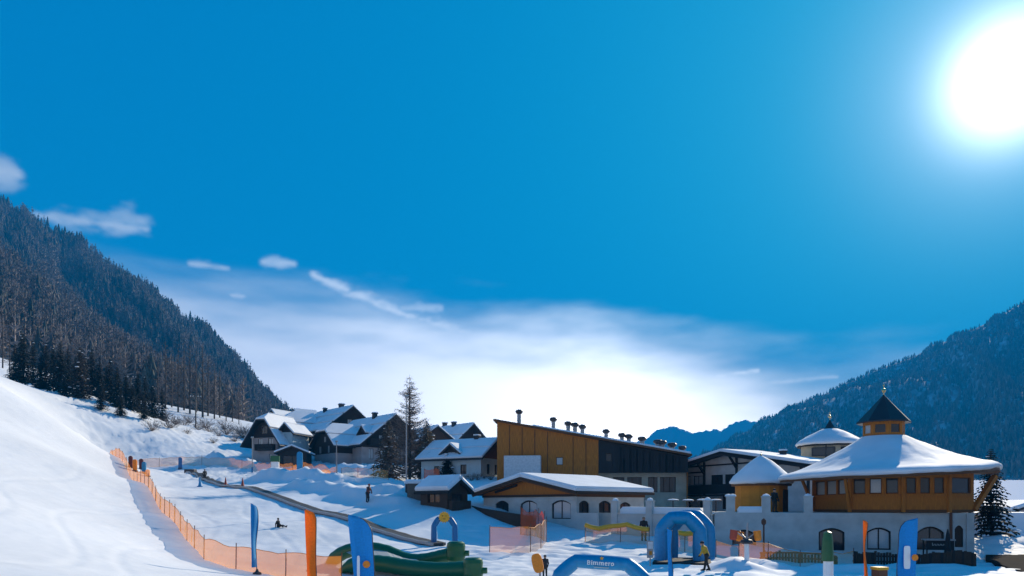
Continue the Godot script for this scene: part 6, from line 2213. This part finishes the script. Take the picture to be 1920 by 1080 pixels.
	m2.box(Vector3(-0.17, 1.063 - gy, 0.37), Vector3(1.5, 0.56, 0.03))
	var cl := part("cloth", m2, M.black_cloth, st)
	m2 = MB.new()
	rng.seed = 77
	for k in 11:
		var hh := 0.1 if k > 0 else 0.17
		m2.box(Vector3(-0.62 + k * 0.085, 1.095 - gy + hh * 0.5 - 0.05, 0.391), Vector3(0.03, hh, 0.008))
		m2.box(Vector3(-0.59 + k * 0.085, 1.095 - gy + (hh - 0.02 if k % 2 else 0.0) - 0.04, 0.391), Vector3(0.05, 0.025, 0.008))
	var le := part("lettering", m2, M.grey_vinyl, cl)
	le.set_meta("kind", "stuff")
	var pa := thing("folded_parasol", on(Vector2(25.982, -43.6)), 0.0, "closed black parasol standing at the right end of the drinks stall", "parasol")
	m2 = MB.new()
	m2.tube([Vector3(0, -0.2, 0), Vector3(0, 2.1, 0)], [0.05], 8)
	part("pole", m2, M.dark_steel, pa)
	m2 = MB.new()
	m2.lathe(Vector3.ZERO, [Vector2(0.1, 0.45), Vector2(0.2, 0.6), Vector2(0.17, 1.1), Vector2(0.11, 1.75), Vector2(0.03, 2.15)], 9, true)
	part("canopy", m2, M.black_cloth, pa)
	m2 = MB.new()
	m2.lathe(Vector3.ZERO, [Vector2(0.35, -0.1), Vector2(0.35, 0.06), Vector2(0.1, 0.1)], 12)
	part("base", m2, M.dark_steel, pa)
	# rust-coloured lamp before the terrace wall
	var rl := thing("rusty_lamp", on(Vector2(16.353, -47.5)), 0.0, "slim rust brown lamp post against the pavilion's white wall", "lamp")
	var ry := ground(16.353, -47.5)
	m2 = MB.new()
	m2.tube([Vector3(0, -0.2, 0), Vector3(0, 2.291 - ry, 0)], [0.07, 0.055], 8)
	part("post", m2, M.rust, rl)
	m2 = MB.new()
	m2.lathe(Vector3(0, 2.257 - ry, 0), [Vector2(0.08, -0.05), Vector2(0.16, 0.05), Vector2(0.16, 0.25), Vector2(0.06, 0.36), Vector2(0, 0.4)], 8, true)
	part("lamp_head", m2, M.rust, rl)
	# closed sunshades and planters on the terrace
	var gt := "snow covered tables behind the terrace wall"
	var lt := "snow covered round table behind the low terrace wall"
	var t0: Node3D = null
	for q in [[1262, 62.0], [1290, 64.0], [1318, 61.0], [1342, 63.0], [1380, 64.0]]:
		var at := Vector3((q[0] - 960.0) / 1371.0 * q[1], 2.88, -q[1])
		if t0 == null:
			t0 = thing("terrace_table", at, 0.0, lt, "table", gt)
			m2 = MB.new()
			m2.tube([Vector3(0, -0.02, 0), Vector3(0, 1.0, 0)], [0.06], 8)
			part("leg", m2, M.dark_steel, t0)
			m2 = MB.new()
			m2.lathe(Vector3.ZERO, [Vector2(0, 1.0), Vector2(0.5, 1.0), Vector2(0.5, 1.06), Vector2(0, 1.06)], 16)
			part("top", m2, M.grey_wood, t0)
			m2 = MB.new()
			m2.lathe(Vector3.ZERO, [Vector2(0.48, 1.07), Vector2(0.46, 1.12), Vector2(0.3, 1.17), Vector2(0, 1.19)], 16)
			part("snow_cover", m2, M.roof_snow, t0)
		else:
			copy(t0, "terrace_table", at, q[0], 1.0, lt, gt)

func _ready() -> void:
	make_light()
	make_materials()
	make_land()
	make_mountains()
	make_chalets()
	make_hall()
	make_restaurant()
	make_huts()
	make_lodge()
	make_pavilion()
	make_terrace()
	make_fences()
	make_inflatables()
	make_flags()
	make_props()
	make_trees()
	make_people()
